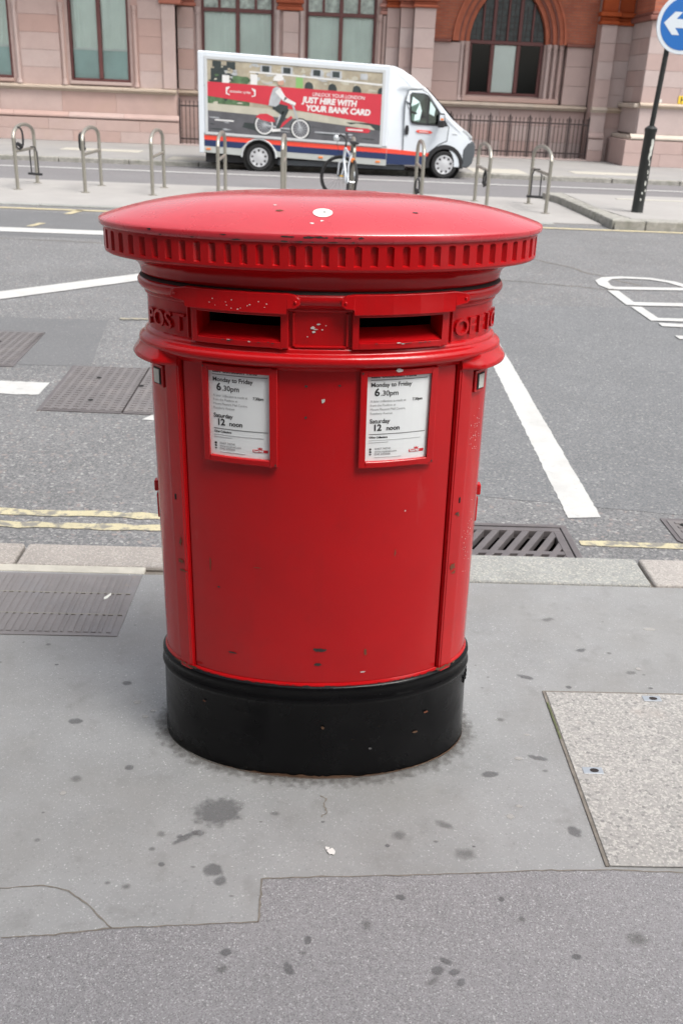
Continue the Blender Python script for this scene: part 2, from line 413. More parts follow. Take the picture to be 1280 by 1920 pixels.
class MB:
    def __init__(s, org=(0, 0, 0)):
        s.v, s.f, s.m = [], [], []
        s.o = org
    def pts(s, ps):
        n = len(s.v)
        s.v += [(p[0] - s.o[0], p[1] - s.o[1], p[2] - s.o[2]) for p in ps]
        return list(range(n, n + len(ps)))
    def face(s, ps, mi=0):
        s.f.append(s.pts(ps)); s.m.append(mi)
    def idx(s, ids, mi=0):
        s.f.append(list(ids)); s.m.append(mi)
    def box(s, x0, x1, y0, y1, z0, z1, mi=0):
        i = s.pts([(x0, y0, z0), (x1, y0, z0), (x1, y1, z0), (x0, y1, z0), (x0, y0, z1), (x1, y0, z1), (x1, y1, z1), (x0, y1, z1)])
        for q in ((0, 3, 2, 1), (4, 5, 6, 7), (0, 1, 5, 4), (1, 2, 6, 5), (2, 3, 7, 6), (3, 0, 4, 7)):
            s.idx([i[k] for k in q], mi)
        return s
    def prism_xz(s, poly, y0, y1, mi=0):
        """polygon (x,z) counter-clockwise seen from -y, extruded along y"""
        a = s.pts([(p[0], y0, p[1]) for p in poly])
        b = s.pts([(p[0], y1, p[1]) for p in poly])
        n = len(poly)
        s.idx(a, mi); s.idx(b[::-1], mi)
        for k in range(n):
            j = (k + 1) % n
            s.idx([a[j], a[k], b[k], b[j]], mi)
        return s
    def prism_xy(s, poly, z0, z1, mi=0):
        a = s.pts([(p[0], p[1], z1) for p in poly])
        b = s.pts([(p[0], p[1], z0) for p in poly])
        n = len(poly)
        s.idx(a, mi); s.idx(b[::-1], mi)
        for k in range(n):
            j = (k + 1) % n
            s.idx([a[k], b[k], b[j], a[j]], mi)
        return s
    def tube(s, path, r, n=8, mi=0, caps=True):
        path = [Vector(p) for p in path]
        rs = r if isinstance(r, (list, tuple)) else [r] * len(path)
        rings = []
        prev = None
        for k, p in enumerate(path):
            if k == 0: d = path[1] - p
            elif k == len(path) - 1: d = p - path[k - 1]
            else: d = (path[k + 1] - path[k - 1])
            d.normalize()
            if prev is None:
                up = Vector((0, 0, 1)) if abs(d.z) < .9 else Vector((1, 0, 0))
                u = d.cross(up).normalized()
            else:
                u = (prev - d * prev.dot(d)).normalized()
            prev = u
            v = d.cross(u)
            rings.append(s.pts([p + (u * math.cos(2 * PI * q / n) + v * math.sin(2 * PI * q / n)) * rs[k] for q in range(n)]))
        for k in range(len(rings) - 1):
            a, b = rings[k], rings[k + 1]
            for q in range(n):
                j = (q + 1) % n
                s.idx([a[q], a[j], b[j], b[q]], mi)
        if caps:
            s.idx(rings[0][::-1], mi); s.idx(rings[-1], mi)
        return s
    def rings(s, rs, mi=0, cap0=False, cap1=False):
        """list of rings (equal length closed loops)"""
        ids = [s.pts(r) for r in rs]
        n = len(rs[0])
        for k in range(len(ids) - 1):
            a, b = ids[k], ids[k + 1]
            for q in range(n):
                j = (q + 1) % n
                s.idx([a[q], a[j], b[j], b[q]], mi)
        if cap0: s.idx(ids[0][::-1], mi)
        if cap1: s.idx(ids[-1], mi)
        return s
    def lathe(s, prof, c, axis='y', n=24, mi=0, caps=True):
        """prof: (t along axis, radius)"""
        rs = []
        for (t, r) in prof:
            ring = []
            for q in range(n):
                a = 2 * PI * q / n
                if axis == 'y': ring.append((c[0] + r * math.cos(a), c[1] + t, c[2] + r * math.sin(a)))
                elif axis == 'z': ring.append((c[0] + r * math.cos(a), c[1] + r * math.sin(a), c[2] + t))
                else: ring.append((c[0] + t, c[1] + r * math.cos(a), c[2] + r * math.sin(a)))
            rs.append(ring)
        return s.rings(rs, mi, caps, caps)
    def build(s, name, mat, parent=None, smooth=None, bevel=0, seg=2, recalc=True):
        me = bpy.data.meshes.new(name)
        me.from_pydata(s.v, [], s.f)
        mats = mat if isinstance(mat, (list, tuple)) else [mat]
        for m in mats: me.materials.append(M[m] if isinstance(m, str) else m)
        me.polygons.foreach_set('material_index', s.m)
        if recalc:
            bm = bmesh.new(); bm.from_mesh(me)
            bmesh.ops.remove_doubles(bm, verts=bm.verts, dist=1e-6)
            bmesh.ops.recalc_face_normals(bm, faces=bm.faces)
            bm.to_mesh(me); bm.free()
        if smooth:
            me.polygons.foreach_set('use_smooth', [True] * len(me.polygons))
            try: me.set_sharp_from_angle(angle=R(smooth))
            except Exception: pass
        me.update()
        o = bpy.data.objects.new(name, me)
        COL.objects.link(o)
        if parent: o.parent = parent
        if bevel:
            b = o.modifiers.new('bevel', 'BEVEL')
            b.width = bevel; b.segments = seg; b.limit_method = 'ANGLE'; b.angle_limit = R(35)
            b.harden_normals = False
        return o

def text_mesh(body, size, extrude=0.0, offset=0.0, align='LEFT', shear=0.0, spacing=1.0):
    cu = bpy.data.curves.new('t', 'FONT')
    cu.body = body; cu.size = size; cu.extrude = extrude; cu.offset = offset
    cu.align_x = align; cu.shear = shear; cu.space_character = spacing
    cu.resolution_u = 3
    o = bpy.data.objects.new('t', cu)
    COL.objects.link(o)
    dg = bpy.context.evaluated_depsgraph_get()
    me = bpy.data.meshes.new_from_object(o.evaluated_get(dg))
    v = [tuple(p.co) for p in me.vertices]
    f = [list(p.vertices) for p in me.polygons]
    bpy.data.objects.remove(o); bpy.data.curves.remove(cu); bpy.data.meshes.remove(me)
    return v, f

def text_obj(name, body, size, mat, parent, fn, **kw):
    """fn maps text (u,v,w) to a point"""
    v, f = text_mesh(body, size, **kw)
    b = MB()
    b.v = [fn(*p) for p in v]; b.f = f; b.m = [0] * len(f)
    return b.build(name, mat, parent, recalc=False)

def blob(cx, cy, rx, ry, n=12, rough=.25, rot=0):
    ps = []
    for k in range(n):
        a = 2 * PI * k / n
        q = 1 + random.uniform(-rough, rough)
        x, y = rx * q * math.cos(a), ry * q * math.sin(a)
        ps.append((cx + x * math.cos(rot) - y * math.sin(rot), cy + x * math.sin(rot) + y * math.cos(rot)))
    return ps

def sheet(name, poly, z, mat, parent=None, kind=None):
    b = MB()
    b.face([(p[0], p[1], z) for p in poly])
    o = b.build(name, mat, parent, recalc=False)
    if kind: o['kind'] = kind
    return o

# ================================================================== GROUND AND STREET
ZR = -.10            # carriageway level
ZI = -.08            # flush island where the cycle stands are
ZT = .04             # raised island
ground = tag(sheet('ground', [(-400, -400), (400, -400), (400, 600), (-400, 600)], -.35, 'far_pave'), kind='structure')

# gully hole under the grate and the road around it
GX0, GX1, GY0, GY1 = .62, 1.165, 3.52, 3.985
road = empty('road'); tag(road, kind='structure')
b = MB()
for (x0, x1, y0, y1) in ((-60, GX0, 3.46, 15.5), (GX1, 60, 3.46, 15.5), (GX0, GX1, GY1, 15.5), (GX0, GX1, 3.46, GY0)):
    b.face([(x0, y0, ZR), (x1, y0, ZR), (x1, y1, ZR), (x0, y1, ZR)])
b.build('asphalt', 'asphalt', road, recalc=False)
b = MB()
b.face([(-60, 19.0, ZR), (60, 19.0, ZR), (60, 23.5, ZR), (-60, 23.5, ZR)])
b.build('far_asphalt', 'far_road', road, recalc=False)
# trench reinstatements
sheet('asphalt_patch', [(-6, 7.75), (-1.68, 7.79), (-1.60, 7.05), (-1.52, 6.40), (-6, 6.37)], ZR + .0015, 'asphalt_smooth', road)
sheet('asphalt_patch', [(1.5, 9.00), (20, 9.30), (20, 4.35), (1.72, 4.15), (.30, 4.4), (.30, 8.9)], ZR + .0015, 'asphalt_blue', road)
sheet('asphalt_patch', [(-20, 14.55), (-1.4, 14.4), (-1.2, 12.1), (-20, 12.2)], ZR + .0015, 'asphalt_smooth', road)
# tar seams
def strip(name, pts, wd, z, mat, parent, jit=0.0, cap=False):
    b = MB()
    L, Rr = [], []
    P = [Vector((p[0], p[1], 0)) for p in pts]
    for k, p in enumerate(P):
        d = (P[min(k + 1, len(P) - 1)] - P[max(k - 1, 0)]).normalized()
        nrm = Vector((-d.y, d.x, 0))
        a = wd / 2 * (1 + random.uniform(-jit, jit)); c = wd / 2 * (1 + random.uniform(-jit, jit))
        L.append((p + nrm * a)); Rr.append((p - nrm * c))
    li = b.pts([(p.x, p.y, z) for p in L]); ri = b.pts([(p.x, p.y, z) for p in Rr])
    for k in range(len(P) - 1):
        b.idx([ri[k], ri[k + 1], li[k + 1], li[k]])
    return b.build(name, mat, parent, recalc=False)
def sub(p0, p1, n, jit=0.0):
    return [(p0[0] + (p1[0] - p0[0]) * k / n + random.uniform(-jit, jit), p0[1] + (p1[1] - p0[1]) * k / n + random.uniform(-jit, jit)) for k in range(n + 1)]
strip('tar_seam', sub((1.9, 10.3), (3.1, 9.9), 12, .03), .02, ZR + .0028, 'joint', road, .5)
strip('tar_seam', sub((-6, 12.05), (-1.5, 11.7), 30, .03), .025, ZR + .0028, 'joint', road, .6)
strip('tar_seam', sub((2.6, 11.8), (3.4, 10.2), 14, .03), .02, ZR + .0028, 'joint', road, .6)

# painted lines (worn edges)
def line(name, p0, p1, wd, mat, n=24, jit=.06):
    return strip(name, sub(p0, p1, n), wd, ZR + (.0035 if max(p0[1], p1[1]) < 7 else .007), mat, road, jit)
line('white_line', (-2.6, 5.865), (-1.69, 5.855), .27, 'white_line')
sheet('white_line', [(-.99, 5.31), (-.60, 5.25), (-.60, 5.50), (-.93, 5.43)], ZR + .0035, 'white_line', road)
strip('white_line', [(-3.6, 7.80), (-2.80, 8.585), (-1.78, 9.67), (-1.0, 10.5)], .30, ZR + .007, 'white_line', road)
line('white_line', (-9, 12.60), (-1.6, 12.58), .36, 'white_line', 8, .0)
# broad diagonal stop stripe beside the pillar box
sheet('white_line', [(1.20, 4.07), (1.285, 4.08), (1.36, 4.09)] +
      [(1.36 + .08 * k / 90 + random.uniform(-.003, .003), 4.09 + (7.15 - 4.09) * k / 90) for k in range(1, 90)] +
      [(1.455, 7.6), (1.30, 7.6)] +
      [(1.30 - .10 * k / 90 + random.uniform(-.0035, .0035), 7.15 - (7.15 - 4.07) * k / 90) for k in range(1, 90)], ZR + .0035, 'white_line', road)
# elongated carriageway letters, cut off by the frame
zst = [ZR + .007]
def rstroke(pts, wd):
    zst[0] += .0004
    strip('painted_letter', pts, wd, zst[0], 'white_line', road)
arc = [(3.86 + .25, 10.06)] + [(3.86, 10.05), (3.02, 9.99)]
rstroke([(5.2, 10.15), (3.86, 10.08), (3.05, 10.0)], .15)
rstroke([(3.07, 9.95), (3.02, 10.15), (3.05, 10.40), (3.16, 10.58), (3.35, 10.66), (3.66, 10.64), (3.84, 10.47), (3.95, 10.15)], .13)
rstroke([(3.025, 9.86), (3.01, 9.14)], .115)
rstroke([(3.02, 9.20), (5.2, 9.35)], .16)
rstroke([(3.025, 9.06), (3.03, 8.46)], .105)
rstroke([(3.03, 8.52), (5.2, 8.60)], .12)
rstroke([(3.01, 8.31), (5.0, 8.15)], .13)
rstroke([(3.00, 7.84), (3.5, 7.82), (5.0, 7.6)], .12)
# yellow lines
line('yellow_line', (-12, 4.02), (-.55, 3.965), .062, 'yellow_line', 160, .35)
line('yellow_line', (-12, 3.87), (-.55, 3.835), .062, 'yellow_line', 160, .35)
line('yellow_line', (1.19, 3.80), (12, 3.72), .055, 'yellow_line', 80, .2)
line('yellow_line', (-30, 14.85), (30, 14.66), .16, 'yellow_faint', 60, .1)
line('yellow_line', (-3.74, 12.92), (-3.66, 13.28), .10, 'yellow_faint', 4)
line('yellow_line', (-3.58, 14.28), (-3.50, 14.78), .12, 'yellow_faint', 4)
line('yellow_line', (-1.60, 7.84), (-1.0, 7.91), .06, 'yellow_ghost', 20, .5)
line('white_line', (-40, 22.0), (40, 21.75), .20, 'white_line', 6, 0)

# near footway: two kinds of asphalt meeting at a joint
footway = empty('pavement'); tag(footway, kind='structure')
J = [(-30, 1.25), (-.64, 1.53), (-.53, 1.54), (-.41, 1.56), (-.25, 1.572), (-.09, 1.583), (-.09, 1.71), (.05, 1.72), (.30, 1.73), (.56, 1.75), (.76, 1.755), (.92, 1.75), (30, 1.72)]
# slab opening on the right and cover opening on the left
SX0, SX1, SY0, SY1 = .745, 1.50, 1.765, 2.495
b = MB()
b.face([(p[0], p[1], 0) for p in J] + [(30, 3.215, 0), (SX1 + .3, 3.215, 0), (-30, 3.215, 0)])
b.build('mastic_asphalt', 'mastic', footway, recalc=False)
b = MB()
b.face([(-30, -30, 0), (30, -30, 0)] + [(p[0], p[1], 0) for p in J[::-1]])
b.build('chipped_asphalt', 'mastic_rough', footway, recalc=False)
b = MB()
b.box(-60, 60, 3.2, 3.3, -.34, -.012)
b.build('kerb_bed', 'joint', footway)
def jitpath(ps, n, j):
    o = []
    for k in range(len(ps) - 1):
        o += sub(ps[k], ps[k + 1], n, j)[:-1]
    return o + [ps[-1]]
strip('joint', jitpath(J[1:6], 8, .0012), .0032, .0012, 'joint', footway, .6)
strip('joint', jitpath([(-.09, 1.583), (-.09, 1.71)], 8, .0012), .004, .0012, 'joint', footway, .6)
strip('joint', jitpath(J[6:12], 10, .0012), .0032, .0012, 'joint', footway, .6)
strip('joint', jitpath([(-.9, 1.66), (-.68, 1.668), (-.59, 1.68), (-.53, 1.665), (-.47, 1.62), (-.41, 1.56)], 6, .0015), .0032, .0012, 'joint', footway, .6)
strip('crack', jitpath([(.045, 2.00), (.06, 1.99), (.055, 1.965), (.062, 1.94), (.05, 1.92)], 4, .002), .004, .0012, 'joint', footway, .8)

# stains and gum
placed = []
def soft_mark(x, y, rx, ry, mt, rt=0.0):
    rad = max(rx, ry) * 1.42
    lev = 0
    while any(l == lev and math.hypot(x - a, y - c_) < rad + q for (a, c_, q, l) in placed): lev += 1
    placed.append((x, y, rad, lev))
    z = .0010 + .0009 * lev
    b = MB()
    c, s_ = math.cos(rt), math.sin(rt)
    b.face([(x + rx * u * c - ry * v * s_, y + rx * u * s_ + ry * v * c, z) for (u, v) in ((-1, -1), (1, -1), (1, 1), (-1, 1))])
    o = b.build('pavement_stain', mt, footway, recalc=False)
    uv = o.data.uv_layers.new(name='UVMap')
    for k, q in enumerate(((0, 0), (1, 0), (1, 1), (0, 1))): uv.data[k].uv = q
    return o
for (x, y, rx, ry, mt, rt) in [(-.215, 1.935, .068, .055, 'stain', .3), (-.285, 1.84, .04, .010, 'stain', .7), (-.255, 1.855, .015, .010, 'stain', 0),
                               (-.205, 1.735, .024, .022, 'stain', 0), (-.185, 1.70, .018, .016, 'stain', 0), (-.345, 1.85, .014, .012, 'gum', 0), (-.36, 1.80, .01, .008, 'gum', 0),
                               (.69, 1.885, .017, .02, 'stain', 0), (.51, 2.10, .026, .014, 'stain', .2), (.655, 2.175, .028, .012, 'stain', -.3), (.50, 1.60, .011, .011, 'gum', 0),
                               (.315, 1.485, .02, .009, 'stain', -.5), (.295, 1.46, .016, .012, 'stain', .4), (.33, 1.455, .014, .008, 'stain', .2), (.34, 1.43, .012, .008, 'stain', 1), (.28, 1.43, .02, .008, 'gum', .6),
                               (.535, 1.935, .012, .011, 'gum_pale', 0), (.565, 1.975, .010, .007, 'gum_pale', 0), (.60, 2.17, .012, .008, 'gum_pale', 0), (.645, 2.28, .010, .006, 'gum_pale', 0),
                               (.02, 1.535, .010, .012, 'stain', 0), (.01, 1.50, .012, .006, 'gum', 0), (-.155, 1.50, .014, .010, 'stain', 0), (-.16, 1.455, .016, .012, 'gum', 0), (-.07, 1.93, .016, .010, 'gum', 0),
                               (.23, 1.66, .012, .010, 'stain', 0), (.15, 1.58, .015, .016, 'gum', 0), (-.55, 2.5, .018, .012, 'stain', 0), (-.66, 2.3, .022, .014, 'stain', 0), (-.60, 2.05, .02, .016, 'gum', 0),
                               (-.47, 2.1, .014, .012, 'stain', 0), (.92, 2.75, .02, .012, 'stain', .3), (1.05, 2.62, .022, .014, 'gum', 0), (.70, 2.58, .03, .012, 'stain', -.4), (.85, 2.95, .03, .014, 'gum', .3),
                               (.58, 2.35, .016, .010, 'gum', 0), (1.2, 2.9, .025, .012, 'gum_pale', 0), (-.50, 2.40, .012, .01, 'gum_pale', 0), (-.465, 2.33, .010, .008, 'gum_pale', 0), (.36, 1.90, .03, .014, 'gum', -.5), (.24, 1.86, .022, .018, 'gum', 0), (.40, 1.80, .03, .022, 'gum', 0),
                               (-.40, 1.68, .012, .012, 'gum', 0), (-.33, 1.75, .01, .008, 'stain', 0), (.75, 1.55, .03, .022, 'gum', 0), (.60, 1.50, .012, .008, 'stain', 0), (-.02, 1.46, .012, .02, 'stain', .4)]:
    soft_mark(x, y, rx * 1.45, ry * 1.45, mt, rt)
for k in range(70):
    x, y = random.uniform(-1.0, 1.3), random.uniform(1.3, 3.1)
    if (x - .03) ** 2 / .46 ** 2 + (y - 2.31) ** 2 / .28 ** 2 < 1 or (x > .72 and 1.74 < y < 2.52) or (x < -.6 and y > 2.74): continue
    r = random.uniform(.004, .011)
    soft_mark(x, y, r * 1.5, r * random.uniform(.8, 1.5), random.choice(['gum', 'gum', 'gum', 'stain', 'gum_pale']))
# a bird splash
for dx, dy, r in ((0, 0, .010), (-.008, .010, .007), (.004, -.006, .007)):
    b = MB(); b.face([(p[0], p[1], .0032 + dx * .02) for p in blob(.072 + dx, 1.80 + dy, r * .8, r * .9, 10, .4)]); b.build('bird_splash', 'paintwhite', footway, recalc=False)

# granite infill slab with steel clips
slab = empty('access_cover', (SX0, SY0, 0))
tag(slab, 'speckled pale granite access cover set into the asphalt right of the pillar box', 'cover')
b = MB((SX0, SY0, 0)); b.box(SX0, SX1, SY0, SY1, .001, .006); b.build('granite_panel', 'granite', slab, bevel=.003)
b = MB((SX0, SY0, 0)); b.box(SX0 - .009, SX1, SY1 + .0005, SY1 + .008, .0005, .0035); b.box(SX0 - .009, SX0 - .0005, SY0, SY1, .0005, .0035); b.build('edge_joint', 'joint', slab)
for (y0, y1, wd) in ((2.26, 2.44, .0035),):
    b = MB((SX0, SY0, 0))
    ps = sub((SX0 - .006, y0), (SX0 - .006, y1), 14)
    b.face([(p[0] - wd * random.uniform(.3, 1), p[1], .0042) for p in ps] + [(p[0] + .003, p[1], .0042) for p in ps[::-1]])
    b.build('moss_line', 'moss', slab, recalc=False)
for (cx, cy) in ((.795, 2.117), (1.07, 2.467)):
    b = MB((SX0, SY0, 0))
    b.box(cx - .028, cx + .028, cy - .014, cy + .014, .006, .008)
    c = b.build('steel_clip', 'steel_clip', slab, bevel=.002)
    d = MB((SX0, SY0, 0)); d.face([(p[0], p[1], .0086) for p in blob(cx + .004, cy, .013, .008, 12, .05)]); d.build('clip_hole', 'brown_black', c, recalc=False)

# left footway cover with rows of bars
cov = empty('footway_cover', (-1.0, 2.76, 0))
tag(cov, 'worn iron cover with ribbed bars in the pavement left of the pillar box', 'cover')
b = MB((-1.0, 2.76, 0)); b.prism_xy([(-1.62, 2.76), (-.632, 2.768), (-.622, 3.20), (-1.60, 3.20)], .0005, .003); b.build('cover_plate', 'iron_pave', cov)
k = 0
x = -1.59
while x < -.66:
    b = MB((-1.0, 2.76, 0))
    z1 = .0062
    wd = .017 if k % 5 else .010
    b.box(x, x + wd, 2.785, 3.185, .0031, z1)
    b.build('rib', 'iron_pave', cov, bevel=.0015, seg=1)
    x += .0255; k += 1
for y in (2.90, 3.05):
    b = MB((-1.0, 2.76, 0)); b.box(-1.60, -.64, y, y + .006, .0031, .0066); b.build('rib', 'iron_groove', cov)
b = MB((-1.0, 2.76, 0)); b.face([(p[0], p[1], .0072) for p in blob(-.715, 3.03, .007, .022, 12, .3, -.4)]); b.build('bird_splash', 'sticker', cov, recalc=False)

# near kerb: separate stones
kerb = empty('kerb', (0, 3.35, 0)); tag(kerb, kind='structure')
xs = [-9.5, -8.3, -7.2, -6.0, -4.9, -3.7, -2.4, -1.12, -.02, 1.32, 2.5, 3.7, 4.9, 6.0, 7.2]
for k in range(len(xs) - 1):
    x0, x1 = xs[k] + .006, xs[k + 1] - .006
    y0 = 3.275 if x1 < 0 else 3.23
    b = MB((0, 3.35, 0))
    b.box(x0, x1, y0, 3.455 + random.uniform(-.004, .004), -.3, .002 + random.uniform(-.001, .003))
    b.build('kerb_stone', 'kerb_grey' if 0 < x1 < 1.5 else 'kerb_warm', kerb, bevel=.012, seg=3)
b = MB((0, 3.35, 0)); b.box(-9.5, -.62, 3.216, 3.27, -.3, .003); b.build('bedding_strip', 'kerb_cream', kerb, bevel=.004)
b = MB((0, 3.35, 0)); b.box(-9.5, -.02, 3.26, 3.29, -.3, -.004); b.build('bedding_gap', 'joint', kerb)
b = MB((0, 3.35, 0)); b.box(-60, -9.51, 3.23, 3.455, -.3, .002); b.box(7.21, 60, 3.23, 3.455, -.3, .002); b.build('kerb_run', 'kerb_warm', kerb)
strip('gutter_dirt', sub((-20, 3.49), (.6, 3.475), 60, .01), .05, ZR + .004, 'joint', road, .5)
strip('gutter_dirt', sub((1.2, 3.475), (20, 3.475), 60, .01), .04, ZR + .004, 'joint', road, .5)

# gully grate with real slots
gr = empty('gully_grate', (.9, 3.75, ZR))
tag(gr, 'iron drain grate with slanted slots in the gutter behind the pillar box', 'drain grate')
og = (.9, 3.75, ZR)
b = MB(og)
b.box(GX0, GX1, GY0, GY1, ZR - .24, ZR - .20)
for q in ((GX0, GX0 + .004, GY0, GY1), (GX1 - .004, GX1, GY0, GY1), (GX0, GX1, GY0, GY0 + .004), (GX0, GX1, GY1 - .004, GY1)):
    b.box(*q, ZR - .22, ZR - .03)
b.build('gully_pit', 'void', gr)
b = MB(og)
f = .028
b.box(GX0, GX1, GY1 - f, GY1, ZR - .03, ZR + .006)
b.box(GX1 - f, GX1, GY0, GY1 - f, ZR - .03, ZR + .006)
b.box(GX0, GX0 + f, GY0, GY1 - f, ZR - .03, ZR + .006)
b.build('grate_frame', 'iron', gr, bevel=.003)
x0, x1, y0, y1 = GX0 + f + .004, GX1 - f - .006, GY0, GY1 - f - .006
b = MB(og)
b.box(x0, x1, y1 - .035, y1, ZR - .035, ZR + .004)
b.box(x0, x0 + .03, y0, y1 - .035, ZR - .035, ZR + .004)
b.box(x1 - .035, x1, y0, y1 - .035, ZR - .035, ZR + .004)
b.build('grate_border', 'iron', gr, bevel=.003)
ix0, ix1, iy0, iy1 = x0 + .03, x1 - .035, y0, y1 - .035
H = iy1 - iy0
sl = .55
c = ix0 - H * sl
while c < ix1:
    poly = [(c, iy0), (c + .034, iy0), (c + .034 + H * sl, iy1), (c + H * sl, iy1)]
    # clip to ix0..ix1
    def clip(pl, X, keep):
        o = []
        for i in range(len(pl)):
            p, q = pl[i], pl[(i + 1) % len(pl)]
            ip, iq = keep(p[0], X), keep(q[0], X)
            if ip: o.append(p)
            if ip != iq:
                t = (X - p[0]) / (q[0] - p[0]); o.append((X, p[1] + (q[1] - p[1]) * t))
        return o
    poly = clip(poly, ix0, lambda a, X: a >= X)
    if len(poly) > 2: poly = clip(poly, ix1, lambda a, X: a <= X)
    if len(poly) > 2:
        b = MB(og); b.prism_xy(poly, ZR - .033, ZR + .003); b.build('grate_bar', 'iron', gr, bevel=.003)
    c += .068
b = MB(og); b.box(ix0, ix1, iy0 + .16, iy0 + .19, ZR - .033, ZR + .002); b.build('grate_bar', 'iron', gr)

# road covers
def road_cover(label, poly, studs, seed, seam=None):
    cx = sum(p[0] for p in poly) / len(poly); cy = sum(p[1] for p in poly) / len(poly)
    e = empty('manhole_cover', (cx, cy, ZR)); tag(e, label, 'manhole cover')
    o = (cx, cy, ZR)
    b = MB(o); b.prism_xy(poly, ZR + .001, ZR + .006); b.build('cover_rim', 'iron', e)
    x0 = min(p[0] for p in poly); x1 = max(p[0] for p in poly); y0 = min(p[1] for p in poly); y1 = max(p[1] for p in poly)
    ins = [((p[0] - cx) * (1 - .05 / max(.3, (x1 - x0))) + cx, (p[1] - cy) * (1 - .05 / max(.3, (y1 - y0))) + cy) for p in poly]
    b = MB(o); b.prism_xy(ins, ZR + .0061, ZR + .009); pl = b.build('cover_plate', 'iron_cover', e)
    b = MB(o)
    x = x0 + .05
    while x < x1 - .05:
        y = y0 + .05
        while y < y1 - .05:
            b.box(x, x + .032, y, y + .022, ZR + .0091, ZR + .0125)
            y += .045
        x += .055
    st = b.build('raised_studs', 'iron_cover', e); st['kind'] = 'stuff'
    if seam:
        b = MB(o); b.box(seam - .004, seam + .004, y0 + .01, y1 - .01, ZR + .0091, ZR + .0135); b.build('cover_seam', 'brown_black', e)
    for (hx, hy) in studs:
        b = MB(o); b.face([(p[0], p[1], ZR + .0138) for p in blob(hx, hy, .016, .02, 10, .1)]); b.build('lifting_hole', 'void', e, recalc=False)
    return e
road_cover('rectangular iron manhole cover in the road at the left edge of the picture', [(-3.3, 6.33), (-2.02, 6.33), (-2.06, 7.30), (-3.3, 7.28)], [(-2.3, 6.95), (-2.5, 6.6)], 1)
road_cover('large double iron manhole cover in the road just left of the pillar box', [(-1.62, 5.42), (-.92, 5.40), (-.95, 6.37), (-1.64, 6.40)], [(-1.35, 5.62), (-1.1, 5.95), (-1.4, 6.1)], 2, -1.12)
road_cover('small studded iron cover in the gutter at the right edge of the picture', [(1.68, 3.80), (2.2, 3.79), (2.2, 4.09), (1.64, 4.09), (1.64, 3.85)], [(1.72, 4.0)], 3)

# island with the cycle stands (flush) and the raised island on the right
isl = empty('traffic_island', (0, 17, ZI)); tag(isl, kind='structure')
b = MB((0, 17, ZI)); b.box(-60, 4.36, 15.30, 19.0, ZR - .2, ZI); b.build('island_paving', 'island', isl)
xs = [-12 + 1.3 * k for k in range(13)]
for k in range(len(xs) - 1):
    x1 = min(xs[k + 1], 4.36)
    if xs[k] > 4.3: break
    b = MB((0, 17, ZI)); b.box(xs[k] + .008, x1 - .008, 15.12, 15.292, ZR - .2, ZI + .004); b.build('kerb_stone', 'kerb_grey', isl, bevel=.01)
rai = empty('raised_island', (5, 17, ZT)); tag(rai, kind='structure')
b = MB((5, 17, ZT))
b.prism_xy([(4.78, 15.22), (60, 15.22), (60, 19.0), (4.60, 19.0), (4.62, 16.5)], ZR - .2, ZT - .004); b.build('island_paving', 'island', rai)
stones = [((4.42, 14.86), (4.90, 14.86), (4.90, 15.20), (4.70, 15.20), (4.45, 15.0)),
          ((4.91, 14.86), (6.2, 14.88), (6.2, 15.20), (4.91, 15.20)), ((6.21, 14.88), (7.6, 14.88), (7.6, 15.2), (6.21, 15.2)), ((7.61, 14.88), (9.0, 14.88), (9.0, 15.2), (7.61, 15.2)),
          ((4.41, 14.90), (4.76, 15.21), (4.66, 15.9), (4.40, 15.9)), ((4.40, 15.91), (4.66, 15.91), (4.61, 17.0), (4.37, 17.0)), ((4.37, 17.01), (4.61, 17.01), (4.59, 18.2), (4.34, 18.2)), ((4.34, 18.21), (4.59, 18.21), (4.59, 19.0), (4.20, 19.0))]
for s_ in stones:
    if s_[0] == (4.42, 14.86): continue
    b = MB((5, 17, ZT)); b.prism_xy(list(s_), ZR - .2, ZT); b.build('kerb_stone', 'kerb_mossy', rai, bevel=.02, seg=3)
b = MB((5, 17, ZT)); b.prism_xy([(4.43, 14.87), (4.905, 14.87), (4.905, 15.19), (4.77, 15.19)], ZR - .2, ZT); b.build('kerb_stone', 'kerb_mossy', rai, bevel=.02, seg=3)
b = MB((5, 17, ZT)); b.box(5.4, 40, 18.15, 18.30, ZT - .003, ZT + .002); b.build('paving_band', 'kerb_cream', rai)

# far footway and kerb
fp = empty('far_pavement', (0, 26, 0)); tag(fp, kind='structure')
b = MB((0, 26, 0)); b.box(-60, 60, 23.72, 60, -.3, 0); b.build('paving', 'far_pave', fp)
xs = [-14 + 1.6 * k for k in range(18)]
for k in range(len(xs) - 1):
    b = MB((0, 26, 0)); b.box(xs[k] + .01, xs[k + 1] - .01, 23.5, 23.715, -.3, .003); b.build('kerb_stone', 'kerb_mossy', fp, bevel=.02)
b = MB((0, 26, 0)); b.box(3.6, 4.9, 23.8, 25.2, .001, .006); b.build('paving_slab', 'kerb_cream', fp)
b = MB((0, 26, 0)); b.box(6.2, 8.0, 24.6, 25.4, .001, .006); b.build('paving_slab', 'kerb_cream', fp)
b = MB((0, 26, 0)); b.box(-6.6, -4.6, 26.0, 26.8, .001, .006); b.build('paving_slab', 'kerb_cream', fp)
b = MB((0, 26, 0)); b.box(-3.6, -2.7, 24.0, 25.0, .001, .006); b.build('paving_slab', 'kerb_cream', fp)

# ================================================================== BUILDING
bld = empty('building', (0, 30, 0))
tag(bld, 'pink sandstone and red brick building with arched window across the street', 'building')
OB = (0, 30, 0)
def mb(): return MB(OB)

